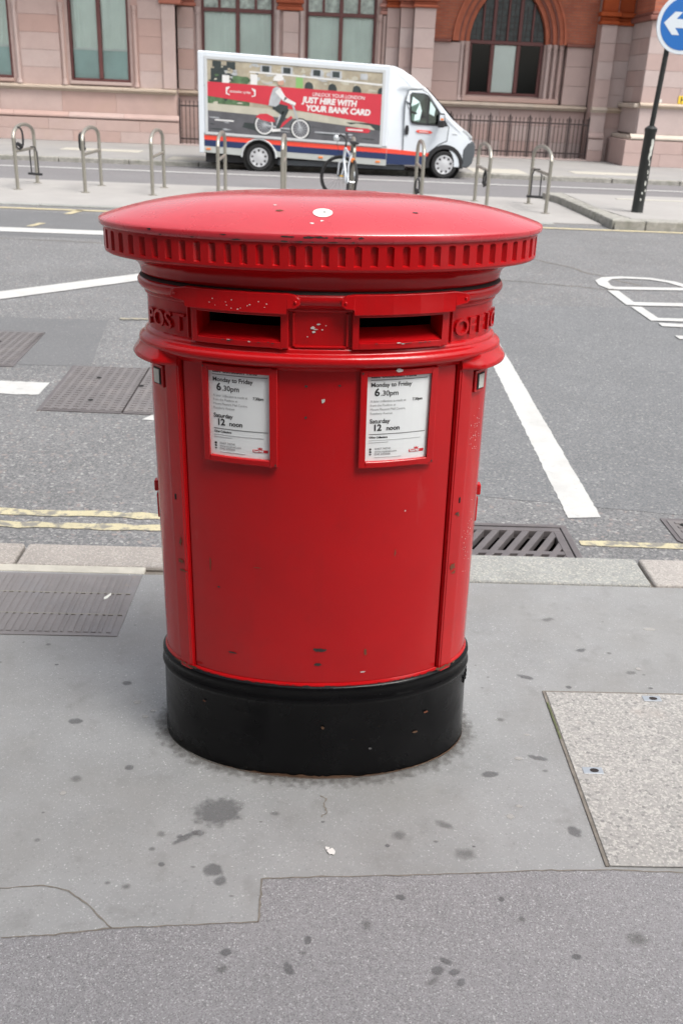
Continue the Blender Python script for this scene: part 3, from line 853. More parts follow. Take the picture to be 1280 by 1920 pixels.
def ashlar(x0, x1, z0, z1, y, d, ch, bw, mat='pink', openings=(), seed=0, joint=.006):
    """blocks laid in courses with open joints, proud of a mortar backing"""
    rnd = random.Random(seed)
    n = max(1, round((z1 - z0) / ch))
    h = (z1 - z0) / n
    for k in range(n):
        a, c = z0 + k * h, z0 + (k + 1) * h
        spans = [(x0, x1)]
        for (ox0, ox1, oz0, oz1) in openings:
            if oz0 < c - .05 and oz1 > a + .05:
                ns = []
                for (s0, s1) in spans:
                    if ox1 <= s0 or ox0 >= s1: ns.append((s0, s1)); continue
                    if ox0 - s0 > .04: ns.append((s0, ox0))
                    if s1 - ox1 > .04: ns.append((ox1, s1))
                spans = ns
        for (s0, s1) in spans:
            w_ = s1 - s0
            m = max(1, round(w_ / bw))
            cuts = [s0]
            for q in range(1, m):
                cuts.append(s0 + w_ * (q + (.25 if k % 2 else -.15) + rnd.uniform(-.08, .08)) / m)
            cuts.append(s1)
            for q in range(m):
                b = mb()
                j = joint / 2
                yy = y + rnd.uniform(-.003, .003)
                b.box(cuts[q] + j, cuts[q + 1] - j, yy, y + d, a + j, c - j)
                b.build('stone_block', mat, bld, bevel=.003, seg=1)

def backing(x0, x1, z0, z1, y, y2, openings=()):
    b = mb()
    xs = sorted({x0, x1, *[o[0] for o in openings], *[o[1] for o in openings]})
    zs = sorted({z0, z1, *[o[2] for o in openings if z0 < o[2] < z1], *[o[3] for o in openings if z0 < o[3] < z1]})
    for i in range(len(xs) - 1):
        for j in range(len(zs) - 1):
            cx, cz = (xs[i] + xs[i + 1]) / 2, (zs[j] + zs[j + 1]) / 2
            if any(o[0] < cx < o[1] and o[2] < cz < o[3] for o in openings): continue
            b.box(xs[i], xs[i + 1], y, y2, zs[j], zs[j + 1])
    return b.build('wall_core', 'mortar', bld)

def ledge(x0, x1, z0, z1, y, proj, mat='cream_stone', slope=.04, ret_l=0, ret_r=0):
    # moulded string course with weathered top, in separate stones
    n = max(1, round((x1 - x0) / 1.5))
    prof = [(y + .12, z0), (y - proj * .35, z0), (y - proj * .45, z0 + (z1 - z0) * .3), (y - proj, z0 + (z1 - z0) * .45), (y - proj, z1 - slope), (y + .0, z1), (y + .12, z1)]
    for k in range(n):
        a, c = x0 + (x1 - x0) * k / n + (.004 if k else 0), x0 + (x1 - x0) * (k + 1) / n - (.004 if k < n - 1 else 0)
        b = mb()
        A = b.pts([(a, p[0], p[1]) for p in prof]); C = b.pts([(c, p[0], p[1]) for p in prof])
        b.idx(A); b.idx(C[::-1])
        for q in range(len(prof)):
            j = (q + 1) % len(prof)
            b.idx([A[q], A[j], C[j], C[q]])
        b.build('ledge_stone', mat, bld)

def shaft(x, y, z0, z1, r, mat='pink_grey', cap=True):
    b = mb()
    prof = [(z0, r * 1.55), (z0 + .06, r * 1.55), (z0 + .08, r * 1.25), (z0 + .11, r * 1.35), (z0 + .13, r), (z1 - .20, r)]
    if cap: prof += [(z1 - .19, r * 1.3), (z1 - .17, r * 1.3), (z1 - .16, r * 1.0), (z1 - .04, r * 1.5), (z1, r * 1.6)]
    else: prof += [(z1, r)]
    b.lathe(prof, (x, y, 0), 'z', 12)
    return b.build('column_shaft', mat, bld, smooth=40)

def curtain(par, x0, x1, z0, z1, y, mat, folds, amp=.03):
    b = mb()
    n = max(4, int(folds * 8))
    lo, hi = [], []
    ph = random.uniform(0, 6)
    for k in range(n + 1):
        u = k / n
        yy = y + amp * math.sin(ph + u * folds * 2 * PI) * (.6 + .4 * math.sin(5 * u + ph))
        lo.append((x0 + (x1 - x0) * u, yy, z0)); hi.append((x0 + (x1 - x0) * u, y + (yy - y) * .6, z1))
    a = b.pts(lo); c = b.pts(hi)
    for k in range(n): b.idx([a[k], a[k + 1], c[k + 1], c[k]])
    return b.build('curtain', mat, par, smooth=80, recalc=False)

def window(x0, x1, z0, z1, y, mull=(), trans=(), fw=.06, low=None, upper=None):
    """frame as the part; panes and curtains as its sub-parts"""
    b = mb()
    b.box(x0, x0 + fw, y - .03, y + .07, z0, z1)
    b.box(x1 - fw, x1, y - .03, y + .07, z0, z1)
    b.box(x0 + fw, x1 - fw, y - .03, y + .07, z0, z0 + fw)
    b.box(x0 + fw, x1 - fw, y - .03, y + .07, z1 - fw, z1)
    zs = [z0 + fw] + [t for t in trans] + [z1 - fw]
    for t in trans: b.box(x0 + fw, x1 - fw, y - .045, y + .06, t - .05, t + .05)
    for m in mull:
        b.box(m - .055, m + .055, y - .05, y + .06, z0 + fw + .001, z1 - fw - .001)
    fr = b.build('window', 'win_frame', bld, bevel=.01, seg=1)
    xs = [x0 + fw] + list(mull) + [x1 - fw]
    for j in range(len(zs) - 1):
        for i in range(len(xs) - 1):
            p = mb(); p.face([(xs[i], y + .012, zs[j]), (xs[i + 1], y + .012, zs[j]), (xs[i + 1], y + .012, zs[j + 1]), (xs[i], y + .012, zs[j + 1])])
            top = upper and j == len(zs) - 2
            p.build('pane', 'glass' if not top else upper, fr, recalc=False)
            if top: continue
            if low:
                curtain(fr, xs[i], xs[i + 1], low + .03, zs[j + 1], y + .05, 'curtain', 3.0 + random.random())
                curtain(fr, xs[i], xs[i + 1], zs[j], low - .03, y + .06, 'curtain_low', 2, .015)
                q = mb(); q.box(xs[i], xs[i + 1], y + .03, y + .07, low - .03, low + .03); q.build('curtain_rail', 'blind', fr)
            else:
                curtain(fr, xs[i], xs[i + 1], zs[j], zs[j + 1], y + .05, 'curtain', 3.0 + random.random())
    return fr

HT = 6.2
# --- section A (left)
YA = 29.9
opA = [(-10.55, -8.70, 1.60, 4.6), (-7.09, -5.42, 1.60, 4.6), (-14.2, -12.4, 1.6, 4.6)]
backing(-15, -4.13, 0, HT, YA + .03, YA + .45, opA)
wide = [(a - .26, c + .26, z0, z1) for (a, c, z0, z1) in opA]
ashlar(-15, -4.50, 1.47, 5.0, YA, .02, .44, 1.05, 'pink', wide, 1)
ashlar(-15, -4.13, .78, 1.32, YA - .05, .06, .54, 1.6, 'pink', (), 2)
ashlar(-15, -4.08, 0, .60, YA - .17, .18, .30, 1.3, 'pink', (), 3)
ledge(-15, -4.13, 1.32, 1.47, YA, .16)
ledge(-15, -4.08, .60, .78, YA - .06, .12, 'pink', .14)
b = mb(); b.box(-4.50, -4.13, YA - .06, YA + .4, 1.47, 3.62); b.build('corner_pilaster', 'pink', bld, bevel=.02)
b = mb(); b.box(-4.56, -3.95, YA - .12, YA + .4, 3.62, 3.78); b.box(-4.52, -4.0, YA - .08, YA + .4, 3.78, 4.2); b.build('capital', 'terracotta', bld, bevel=.03)
for (a, c, z0, z1) in opA:
    window(a, c, z0, z1, YA + .12, [(a + c) / 2], (), .07, 2.42)
    for x in (a - .06, c + .06):
        b = mb(); b.box(x - .06, x + .06, YA + .06, YA + .2, z0, z1); b.build('window_jamb', 'pink', bld, bevel=.01)
    for x in (a - .17, c + .17):
        b = mb(); b.box(x - .09, x + .09, YA + .02, YA + .06, 1.48, z1); b.build('window_jamb', 'pink', bld)
        shaft(x, YA - .015, 1.48, 3.55, .05, 'pink')
    b = mb(); b.box(a - .02, c + .02, YA - .05, YA + .2, z0 - .09, z0 - .005); b.build('window_sill', 'pink', bld, bevel=.01)
# --- section B (paired windows behind the van)
YB = 30.35
opB = [(-3.46, -1.42, 1.60, 4.35), (-.53, 1.47, 1.60, 4.35)]
backing(-4.13, 1.75, 0, HT, YB + .03, YB + .45, opB)
ashlar(-4.13, 1.75, 0, 1.32, YB, .02, .44, 1.0, 'pink', (), 4)
ledge(-4.13, 1.75, 1.32, 1.47, YB, .14)
for (a, c, z0, z1) in opB:
    window(a, c, z0, z1, YB + .10, [(a + c) / 2], (3.57,), .07, None, 'patterned')
    for q in ((a * 3 + c) / 4, (a + 3 * c) / 4):
        b = mb(); b.box(q - .035, q + .035, YB + .06, YB + .13, 3.625, 4.28); b.build('glazing_bar', 'win_frame', bld)
    for x, s_ in ((a, -1), (c, 1)):
        b = mb(); b.box(min(x, x + s_ * .10), max(x, x + s_ * .10), YB + .06, YB + .3, 1.48, 4.35); b.build('window_jamb', 'dark_terracotta' if 0 else 'pink_grey', bld)
        shaft(x + s_ * .10, YB + .02, 1.48, 3.62, .06, 'pink_grey')
for (x0, x1) in ((-4.125, -3.68), (-1.16, -.72), (1.66, 1.74)):
    ashlar(x0, x1, 1.48, 3.60, YB - .05, .1, .53, .6, 'pink', (), 5)
for (x0, x1) in ((-3.99, -3.60), (-1.34, -.60), (1.56, 1.80)):
    b = mb()
    b.box(x0, x1, YB - .1, YB + .1, 3.62, 3.72); b.box(x0 + .04, x1 - .04, YB - .06, YB + .1, 3.72, 3.80); b.box(x0 - .02, x1 + .02, YB - .13, YB + .1, 3.80, 3.90); b.box(x0 + .05, x1 - .05, YB - .05, YB + .1, 3.90, 4.4)
    b.build('capital', 'terracotta', bld, bevel=.03)
# --- pier C
for (x0, x1, y, sd_) in ((1.75, 2.12, 30.22, 7), (2.12, 2.48, 30.0, 8), (2.48, 3.07, 29.72, 9)):
    ashlar(x0, x1, .78, 3.80, y, .10, .50, .7, 'pink_grey', (), sd_, .008)
    b = mb(); b.box(x0 + .01, x1 - .01, y + .05, 31.2, 0, HT); b.build('wall_core', 'mortar', bld)
    ashlar(x0, x1 + (.1 if x1 > 3 else 0), 0, .60, y - .12, .2, .3, .7, 'pink_grey', (), sd_ + 10)
    ledge(x0, x1, .60, .78, y, .12, 'pink_grey', .14)
    ledge(x0, x1, 1.32, 1.47, y - .001, .10)
    b = mb(); b.box(x0 - .04, x1 + .05, y - .07, y + .2, 3.80, 3.88); b.box(x0 - .02, x1 + .02, y - .03, y + .2, 3.88, 3.96); b.box(x0 - .07, x1 + .08, y - .12, y + .2, 3.96, 4.08); b.box(x0, x1, y, y + .2, 4.08, HT)
    b.build('capital', 'terracotta', bld, bevel=.03)
# --- section D (arched window)
YD = 30.85
ax, hw, ac = 5.31, 1.09, .555
def arch_half(h, extra=0.0):
    rr = hw + ac + extra
    return math.sqrt(max(0, rr * rr - h * h)) - ac
def arch_pts(extra, n=14, spring=3.06):
    rr = hw + ac + extra
    top = math.acos(ac / rr)
    L = []
    for k in range(n + 1):
        a = top * k / n
        L.append((rr * math.cos(a) - ac, spring + rr * math.sin(a)))
    return L                       # right half from springing to apex
def arch_ring(e0, e1, y0, y1, mat, name):
    b = mb()
    A, C = arch_pts(e0), arch_pts(e1)
    path_i = [(ax + p[0], p[1]) for p in A] + [(ax - p[0], p[1]) for p in A[::-1][1:]]
    path_o = [(ax + p[0], p[1]) for p in C] + [(ax - p[0], p[1]) for p in C[::-1][1:]]
    n = len(path_i)
    fi = b.pts([(p[0], y0, p[1]) for p in path_i]); fo = b.pts([(p[0], y0, p[1]) for p in path_o])
    bi = b.pts([(p[0], y1, p[1]) for p in path_i]); bo = b.pts([(p[0], y1, p[1]) for p in path_o])
    for k in range(n - 1):
        b.idx([fi[k], fi[k + 1], fo[k + 1], fo[k]]); b.idx([bi[k], bo[k], bo[k + 1], bi[k + 1]])
        b.idx([fi[k], bi[k], bi[k + 1], fi[k + 1]]); b.idx([fo[k], fo[k + 1], bo[k + 1], bo[k]])
    b.idx([fi[0], fo[0], bo[0], bi[0]]); b.idx([fi[-1], bi[-1], bo[-1], fo[-1]])
    return b.build(name, mat, bld, smooth=30)
arch_ring(.02, .14, YD - .02, YD + .4, 'arch_brick', 'arch_moulding')
arch_ring(.14, .20, YD - .10, YD + .3, 'dark_terracotta', 'arch_moulding')
arch_ring(.20, .32, YD - .16, YD + .3, 'arch_brick', 'arch_moulding')
arch_ring(.32, .37, YD - .24, YD + .2, 'dark_terracotta', 'arch_moulding')
arch_ring(.37, .48, YD - .28, YD + .2, 'arch_brick', 'arch_moulding')
arch_ring(.48, .55, YD - .36, YD + .2, 'arch_brick', 'arch_moulding')
# brick spandrel with the pointed opening
b = mb()
P = arch_pts(.50, 14)
yb = YD - .30
right = [(7.78, 3.10)] + [(7.78, HT)] + [(ax, HT)] + [(ax + p[0], max(p[1], 3.10)) for p in P[::-1]]
left = [(3.05, 3.10)] + [(ax - p[0], max(p[1], 3.10)) for p in P] + [(ax, HT), (3.05, HT)]
b.face([(p[0], yb, p[1]) for p in right]); b.face([(p[0], yb, p[1]) for p in left])
b.build('brick_wall', 'brick', bld, recalc=False)
b = mb(); b.box(3.06, ax - hw - .58, yb - .05, yb + .2, 3.02, 3.10); b.box(ax + hw + .58, 7.76, yb - .05, yb + .2, 3.02, 3.10); b.build('string_course', 'dark_terracotta', bld, bevel=.02)
opD = [(ax - hw, ax + hw, 1.66, 3.04)]
backing(3.05, 7.78, 0, 3.05, YD + .12, YD + .5, opD)
ashlar(3.07, ax - hw - .30, 1.48, 3.02, YD - .26, .4, .51, .85, 'pink_grey', (), 21)
ashlar(ax + hw + .62, 7.76, 1.48, 3.02, YD - .26, .4, .51, .85, 'pink_grey', (), 22)
ashlar(3.07, 7.76, 0, 1.32, YD - .22, .36, .44, 1.2, 'pink_grey', (), 23)
ledge(3.07, 7.76, 1.32, 1.47, YD - .26, .14)
b = mb(); b.box(ax - hw - .1, ax + hw + .5, YD - .24, YD + .1, 1.48, 1.62); b.build('window_sill', 'pink', bld, bevel=.03)
for x in (ax - hw - .10, ax - hw - .24, ax + hw + .12, ax + hw + .30, ax + hw + .48):
    shaft(x, YD - .12 if x > ax else YD - .16, 1.50, 3.06, .055)
b = mb(); b.box(ax - hw - .29, ax - hw, YD - .02, YD + .3, 1.5, 3.05); b.build('window_jamb', 'pink_grey', bld)
b = mb(); b.box(ax + hw, ax + hw + .6, YD - .02, YD + .3, 1.5, 3.05); b.build('window_jamb', 'pink_grey', bld)
# window joinery of the arch
yw = YD + .16
b = mb()
b.box(ax - hw, ax - hw + .09, yw - .03, yw + .06, 1.66, 3.06); b.box(ax + hw - .09, ax + hw, yw - .03, yw + .06, 1.66, 3.06)
b.box(ax - hw + .09, ax + hw - .09, yw - .03, yw + .06, 1.66, 1.74)
b.box(ax - hw, ax + hw, yw - .05, yw + .06, 3.02, 3.12)
mu = [ax - .40, ax + .36]
for m_ in mu: b.box(m_ - .055, m_ + .055, yw - .06, yw + .05, 1.741, 3.019)
for m_ in (ax - .72, ax - .40, ax, ax + .36, ax + .72):
    top = 3.06 + math.sqrt(max(.01, (hw + ac) ** 2 - (abs(m_ - ax) + ac) ** 2))
    wd = .05 if m_ in mu else .03
    b.box(m_ - wd, m_ + wd, yw - .05, yw + .05, 3.121, top)
aw = b.build('window', 'win_frame', bld, bevel=.01, seg=1)
tag(aw, 'arched window with oxblood tracery and one white blind')
for (x0, x1) in ((ax - hw + .09, mu[0] - .055), (mu[0] + .055, mu[1] - .055), (mu[1] + .055, ax + hw - .09)):
    b = mb(); b.face([(x0, yw + .012, 1.74), (x1, yw + .012, 1.74), (x1, yw + .012, 3.02), (x0, yw + .012, 3.02)]); b.build('pane', 'glass', aw, recalc=False)
b = mb(); b.box(mu[0] + .06, mu[1] - .06, yw + .025, yw + .04, 1.75, 3.01); b.build('window_blind', 'blind', aw)
b = mb()
P = arch_pts(-.01, 12)
b.face([(ax - p[0], yw + .03, p[1]) for p in P] + [(ax + p[0], yw + .03, p[1]) for p in P[::-1][1:]])
b.build('leaded_pane', 'leaded', aw, recalc=False)
# little lead cames and cusps in the tracery
for k, xx in enumerate((-.9, -.56, -.2, .18, .54, .88)):
    b = mb()
    top = 3.06 + math.sqrt((hw + ac) ** 2 - (abs(xx) + ac) ** 2) - .25
    z = 3.25
    while z < top:
        b.box(ax + xx - .15, ax + xx + .15, yw + .012, yw + .022, z, z + .012); z += .17
    b.box(ax + xx - .006, ax + xx + .006, yw + .010, yw + .024, 3.13, max(top, 3.2))
    b.build('lead_came', 'rail_iron', aw)
# --- pier E and wing F (right)
ashlar(7.78, 8.22, .78, 3.60, 30.0, .10, .47, .7, 'pink_grey', (), 31, .008)
ashlar(7.78, 8.22, 0, .60, 29.86, .2, .3, .7, 'pink_grey', (), 32)
ledge(7.78, 8.22, .60, .78, 30.0, .12, 'pink_grey', .14); ledge(7.78, 8.22, 1.32, 1.47, 30.0, .10)
b = mb(); b.box(7.79, 8.21, 30.05, 31.3, 0, HT); b.build('wall_core', 'mortar', bld)
ashlar(8.22, 8.75, .0, 3.60, 30.25, .10, .47, .7, 'pink_grey', (), 33, .008)
b = mb(); b.box(8.21, 8.8, 30.3, 31.3, 0, HT); b.build('wall_core', 'mortar', bld)
ledge(8.22, 8.72, 1.32, 1.47, 30.25, .10)
b = mb()
for (x0, x1, y) in ((7.70, 8.24, 29.92), (8.20, 8.76, 30.17)):
    b.box(x0, x1, y, y + .3, 3.60, 3.70); b.box(x0 + .03, x1 - .03, y + .05, y + .3, 3.70, 3.80); b.box(x0 - .03, x1 + .03, y - .05, y + .3, 3.80, 3.92); b.box(x0 + .05, x1 - .05, y + .07, y + .3, 3.92, HT)
b.build('capital', 'terracotta', bld, bevel=.03)
YF, XF = 28.5, 8.72
ashlar(XF, 15, 1.64, 3.66, YF, .05, .41, 1.2, 'pink_grey', (), 41)
ashlar(XF, 15, .84, 1.50, YF - .03, .08, .66, 1.4, 'pink_grey', (), 42)
ashlar(XF - .30, 15, 0, .68, YF - .14, .2, .34, 1.3, 'pink_grey', (), 43)
ledge(XF - .02, 15, 1.50, 1.64, YF, .12); ledge(XF - .16, 15, .68, .84, YF - .02, .12, 'cream_stone', .13)
b = mb(); b.box(XF + .06, 15, YF + .04, 31.3, 0, HT); b.build('wall_core', 'mortar', bld)
# return face of the wing (faces left)
def ashlar_ret(x, y0, y1, z0, z1, n, m):
    for k in range(n):
        for q in range(m):
            a = y0 + (y1 - y0) * q / m; c = y0 + (y1 - y0) * (q + 1) / m
            z_, zz = z0 + (z1 - z0) * k / n, z0 + (z1 - z0) * (k + 1) / n
            b = mb(); b.box(x, x + .062, a + .004, c - .004, z_ + .004, zz - .004); b.build('stone_block', 'pink_grey', bld, bevel=.005, seg=1)
ashlar_ret(XF, YF + .06, 30.24, 1.64, 3.66, 5, 2)
ashlar_ret(XF - .02, YF + .06, 30.24, .84, 1.50, 1, 2)
b = mb(); b.box(XF - .30, XF + .05, YF + .07, 30.24, 0, .68); b.build('plinth_return', 'pink_grey', bld, bevel=.02)
b = mb(); b.box(XF - .14, XF + .05, YF + .07, 30.24, 1.50, 1.62); b.box(XF - .2, XF + .05, YF + .07, 30.24, .681, .80); b.build('ledge_return', 'cream_stone', bld, bevel=.03)
b = mb(); b.box(XF - .10, 15, YF - .10, 30.24, 3.66, 3.78); b.box(XF - .05, 15, YF - .05, 30.24, 3.78, 3.86); b.build('string_course', 'dark_terracotta', bld, bevel=.03)
b = mb(); b.box(XF, 15, YF, 30.24, 3.86, HT); b.build('brick_wall', 'brick', bld)
# brick above A, B, and rooms behind the glass
b = mb(); b.box(-15, -4.0, YA - .02, YA + .3, 5.0, HT); b.box(-4.0, 1.75, YB - .04, YB + .3, 4.42, HT); b.build('brick_wall', 'brick', bld)
b = mb(); b.box(-15, 15, 31.9, 32.2, 0, HT); b.box(-15, 15, 31.31, 31.9, HT - .2, HT); b.build('room_back', 'room', bld)
b = mb(); b.box(-15.2, 15.2, 28.2, 32.4, HT, HT + .5); b.build('cornice', 'terracotta', bld, bevel=.05)

# ------------------------------------------------------------------ railings and hydrant plate
def railing(label, x0, x1, y, z0, h, posts):
    e = empty('iron_railing', ((x0 + x1) / 2, y, z0)); tag(e, label, 'railing', 'iron railings along the building')
    o = ((x0 + x1) / 2, y, z0)
    b = MB(o); b.box(x0, x1, y - .02, y + .02, z0 + h - .14, z0 + h - .10); b.build('top_rail', 'rail_iron', e)
    b = MB(o); b.box(x0, x1, y - .02, y + .02, z0 + .12, z0 + .16); b.build('bottom_rail', 'rail_iron', e)
    b = MB(o)
    x = x0 + .06
    while x < x1:
        b.box(x - .010, x + .010, y - .010, y + .010, z0, z0 + h - .04)
        b.lathe([(0, .010), (.03, .020), (.09, .001)], (x, y, z0 + h - .05), 'z', 5)
        x += .115
    o_ = b.build('thin_bars', 'rail_iron', e); o_['kind'] = 'stuff'
    for k in range(posts):
        x = x0 + (x1 - x0) * k / (posts - 1)
        b = MB(o); b.box(x - .024, x + .024, y - .024, y + .024, z0, z0 + h - .02); b.lathe([(0, .02), (.04, .035), (.08, .02), (.13, .002)], (x, y, z0 + h - .02), 'z', 8)
        b.build('post', 'rail_iron', e)
    return e
railing('dark iron railing below the arched window, right of the van', 3.15, 7.76, 30.0, .04, 1.06, 9)
railing('short dark iron railing behind the rear of the van', -4.06, 1.6, 29.85, .04, 1.14, 10)
b = mb(); b.box(3.05, 7.78, 29.86, 30.45, 0, .04); b.box(-4.1, 1.7, 29.75, 30.2, 0, .04); b.build('railing_kerb', 'pink_grey', bld)
hp = empty('hydrant_sign', (9.9, YF - .012, 1.71)); tag(hp, 'small yellow hydrant plate with a black H on the right-hand wall', 'sign')
b = MB((9.9, YF - .012, 1.71)); b.box(9.74, 10.06, YF - .022, YF - .006, 1.645, 1.85); b.build('plate', 'h_yellow', hp, bevel=.008)
text_obj('letter', 'H', .20, 'ink', hp, lambda u, v, w_: (u - .10, -.012, v - .03), offset=.004)

# ================================================================== PILLAR BOX
A_, B_ = .412, .228
box = empty('pillar_box', (.030, 2.312, 0), (0, R(-.95), 0))
tag(box, 'oval red double pillar box with black base standing on the pavement', 'post box')
NT = 2880
_tab = []
_s = 0.0
_px, _py = 0.0, -B_
for k in range(NT + 1):
    t = PI * k / NT
    x, y = A_ * math.sin(t), -B_ * math.cos(t)
    _s += math.hypot(x - _px, y - _py)
    _px, _py = x, y
    _tab.append((_s, t))
HALF = _tab[-1][0]
def t_of(s):
    a = abs(s)
    lo, hi = 0, NT
    while hi - lo > 1:
        m = (lo + hi) // 2
        if _tab[m][0] <= a: lo = m
        else: hi = m
    f = (a - _tab[lo][0]) / max(1e-9, _tab[hi][0] - _tab[lo][0])
    t = _tab[lo][1] + (_tab[hi][1] - _tab[lo][1]) * f
    return math.copysign(t, s)
def s_of_x(x):
    t = math.asin(max(-1, min(1, x / A_)))
    a = abs(t)
    return math.copysign(_tab[int(round(a / PI * NT))][0], x)
def pos(s, z, off=0.0):
    t = t_of(s)
    nx, ny = math.sin(t) / A_, -math.cos(t) / B_
    l = math.hypot(nx, ny)
    return (A_ * math.sin(t) + nx / l * off, -B_ * math.cos(t) + ny / l * off, z)
def cpos(t, z, o):        # cap rings: wider overhang at the ends than at the front
    return ((A_ + o) * math.sin(t), -(B_ + .44 * o) * math.cos(t), z)
def ring_s(z, off, n=160): return [pos(-HALF + 2 * HALF * k / n, z, off) for k in range(n)]
def ring_c(z, o, n=200): return [cpos(-PI + 2 * PI * k / n, z, o) for k in range(n)]

def wrap_box(s0, s1, z0, z1, o0, o1, n=8, zlo=None, zhi=None):
    b = MB()
    F0, F1, G0, G1 = [], [], [], []
    for k in range(n + 1):
        s = s0 + (s1 - s0) * k / n
        a = zlo(s) if zlo else z0
        c = zhi(s) if zhi else z1
        F0.append(pos(s, a, o1)); F1.append(pos(s, c, o1)); G0.append(pos(s, a, o0)); G1.append(pos(s, c, o0))
    f0, f1, g0, g1 = b.pts(F0), b.pts(F1), b.pts(G0), b.pts(G1)
    for k in range(n):
        b.idx([f0[k], f0[k + 1], f1[k + 1], f1[k]]); b.idx([g0[k + 1], g0[k], g1[k], g1[k + 1]])
        b.idx([f1[k], f1[k + 1], g1[k + 1], g1[k]]); b.idx([g0[k], g0[k + 1], f0[k + 1], f0[k]])
    b.idx([f0[0], f1[0], g1[0], g0[0]]); b.idx([f0[-1], g0[-1], g1[-1], f1[-1]])
    return b

# contact shadow and dirt painted as a dark ring around the base
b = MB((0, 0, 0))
ringm, cd_t, cd_b = nodes('contact_shade_dirt')
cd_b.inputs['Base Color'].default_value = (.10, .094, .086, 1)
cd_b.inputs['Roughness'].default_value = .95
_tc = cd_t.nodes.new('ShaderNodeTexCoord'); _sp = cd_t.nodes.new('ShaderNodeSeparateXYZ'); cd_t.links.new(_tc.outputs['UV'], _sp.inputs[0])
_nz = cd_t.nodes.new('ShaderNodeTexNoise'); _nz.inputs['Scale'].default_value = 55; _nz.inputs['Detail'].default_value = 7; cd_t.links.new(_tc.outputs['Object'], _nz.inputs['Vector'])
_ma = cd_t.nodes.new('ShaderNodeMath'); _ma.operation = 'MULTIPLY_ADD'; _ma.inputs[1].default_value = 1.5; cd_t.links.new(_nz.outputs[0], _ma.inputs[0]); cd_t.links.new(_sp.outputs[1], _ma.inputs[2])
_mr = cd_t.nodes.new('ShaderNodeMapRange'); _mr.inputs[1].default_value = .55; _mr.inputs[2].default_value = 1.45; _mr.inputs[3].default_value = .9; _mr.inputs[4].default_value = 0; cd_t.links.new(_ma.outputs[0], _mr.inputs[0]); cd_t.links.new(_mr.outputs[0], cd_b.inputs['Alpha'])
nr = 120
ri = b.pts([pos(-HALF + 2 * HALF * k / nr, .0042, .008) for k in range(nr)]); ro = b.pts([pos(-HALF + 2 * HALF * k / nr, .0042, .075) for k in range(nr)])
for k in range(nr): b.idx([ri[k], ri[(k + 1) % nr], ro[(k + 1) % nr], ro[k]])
cdo = b.build('contact_shade_dirt', ringm, box, recalc=False)
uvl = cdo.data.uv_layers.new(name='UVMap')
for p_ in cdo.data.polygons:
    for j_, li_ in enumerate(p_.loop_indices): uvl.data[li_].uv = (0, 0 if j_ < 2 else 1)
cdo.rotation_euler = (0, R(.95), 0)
# black base
prof = [(-.06, .016), (0, .015), (.12, .012), (.228, .010), (.236, .0135), (.243, .0155), (.250, .0135), (.256, .010), (.268, .010), (.274, .013), (.281, .0125), (.287, .008), (.289, -.004)]
b = MB(); b.rings([ring_s(z, o) for z, o in prof]); b.build('base', 'black_paint', box, smooth=60)
# rusty line where the base meets the ground
b = MB()
ss = [-HALF * .62 + HALF * 1.24 * k / 120 for k in range(121)]
lo = b.pts([pos(s, -.002, .0165) for s in ss]); hi = b.pts([pos(s, (.003 + .010 * max(0, math.sin(5.1 * s + 1.9)) * random.uniform(.5, 1) + random.uniform(0, .003)) * (.55 if s > .1 else 1), .0163) for s in ss])
for k in range(120): b.idx([lo[k], lo[k + 1], hi[k + 1], hi[k]])
b.build('rust_line', 'rust', box, smooth=60, recalc=False)

# body: groove and raised strip each side of the door
SD = s_of_x(.318)
def off_s(s):
    a = abs(s)
    if a > HALF / 2: a = HALF - a
    if a < SD - .004: return 0.0
    if a < SD - .0005: return -.012
    if a < SD + .002: return .003
    if a < SD + .007: return .009
    if a < SD + .041: return .011
    if a < SD + .047: return .009
    if a < SD + .052: return .002
    return .001
base_s = [-HALF + 2 * HALF * k / 150 for k in range(150)]
crit = []
for sg in (1, -1):
    for a in (SD - .0045, SD - .0038, SD - .0007, SD - .0003, SD + .0015, SD + .0025, SD + .006, SD + .008, SD + .040, SD + .042, SD + .046, SD + .048, SD + .051, SD + .053):
        crit += [sg * a, sg * (HALF - a)]
SL = sorted(set(round(v, 6) for v in base_s + crit))
zs_body = [.284, .30, .5, .7, .9, 1.05, 1.125]
b = MB()
rr_ = [[pos(s, z, off_s(s)) for s in SL] for z in zs_body]
b.rings(rr_)
b.build('body', 'red', box, smooth=35)
# thin lip of red paint above the base
b = MB(); b.rings([ring_s(z, o) for z, o in [(.283, .0005), (.287, .0055), (.291, .0055), (.296, .0015)]]); b.build('bottom_bead', 'red', box, smooth=60)

# lower moulding
prof = [(1.118, -.004), (1.121, .005), (1.126, .007), (1.129, .012), (1.133, .019), (1.139, .0235), (1.146, .0245), (1.153, .022), (1.158, .015), (1.160, .010), (1.164, .008), (1.168, .008), (1.171, .004), (1.174, .001), (1.177, -.003)]
b = MB(); b.rings([ring_s(z, o) for z, o in prof]); b.build('lower_moulding', 'red', box, smooth=60)
# drip lips over the end panels
for sg in (1, -1):
    prof = [(1.110, .000), (1.106, .032), (1.108, .038), (1.114, .040), (1.121, .036), (1.130, .028), (1.145, .022), (1.150, .0)]
    b = MB()
    n = 40
    s0, s1 = SD + .004, HALF - SD - .004
    loops = []
    for k in range(n + 1):
        s = sg * (s0 + (s1 - s0) * k / n)
        e = min(1.0, .35 + 5 * min(k, n - k) / n)
        loops.append(b.pts([pos(s, z, o * (e if o > .022 else 1)) for z, o in prof]))
    for k in range(n):
        for q in range(len(prof) - 1):
            b.idx([loops[k][q], loops[k + 1][q], loops[k + 1][q + 1], loops[k][q + 1]])
    b.idx(loops[0]); b.idx(loops[-1][::-1])
    b.build('drip_lip', 'red', box, smooth=50)

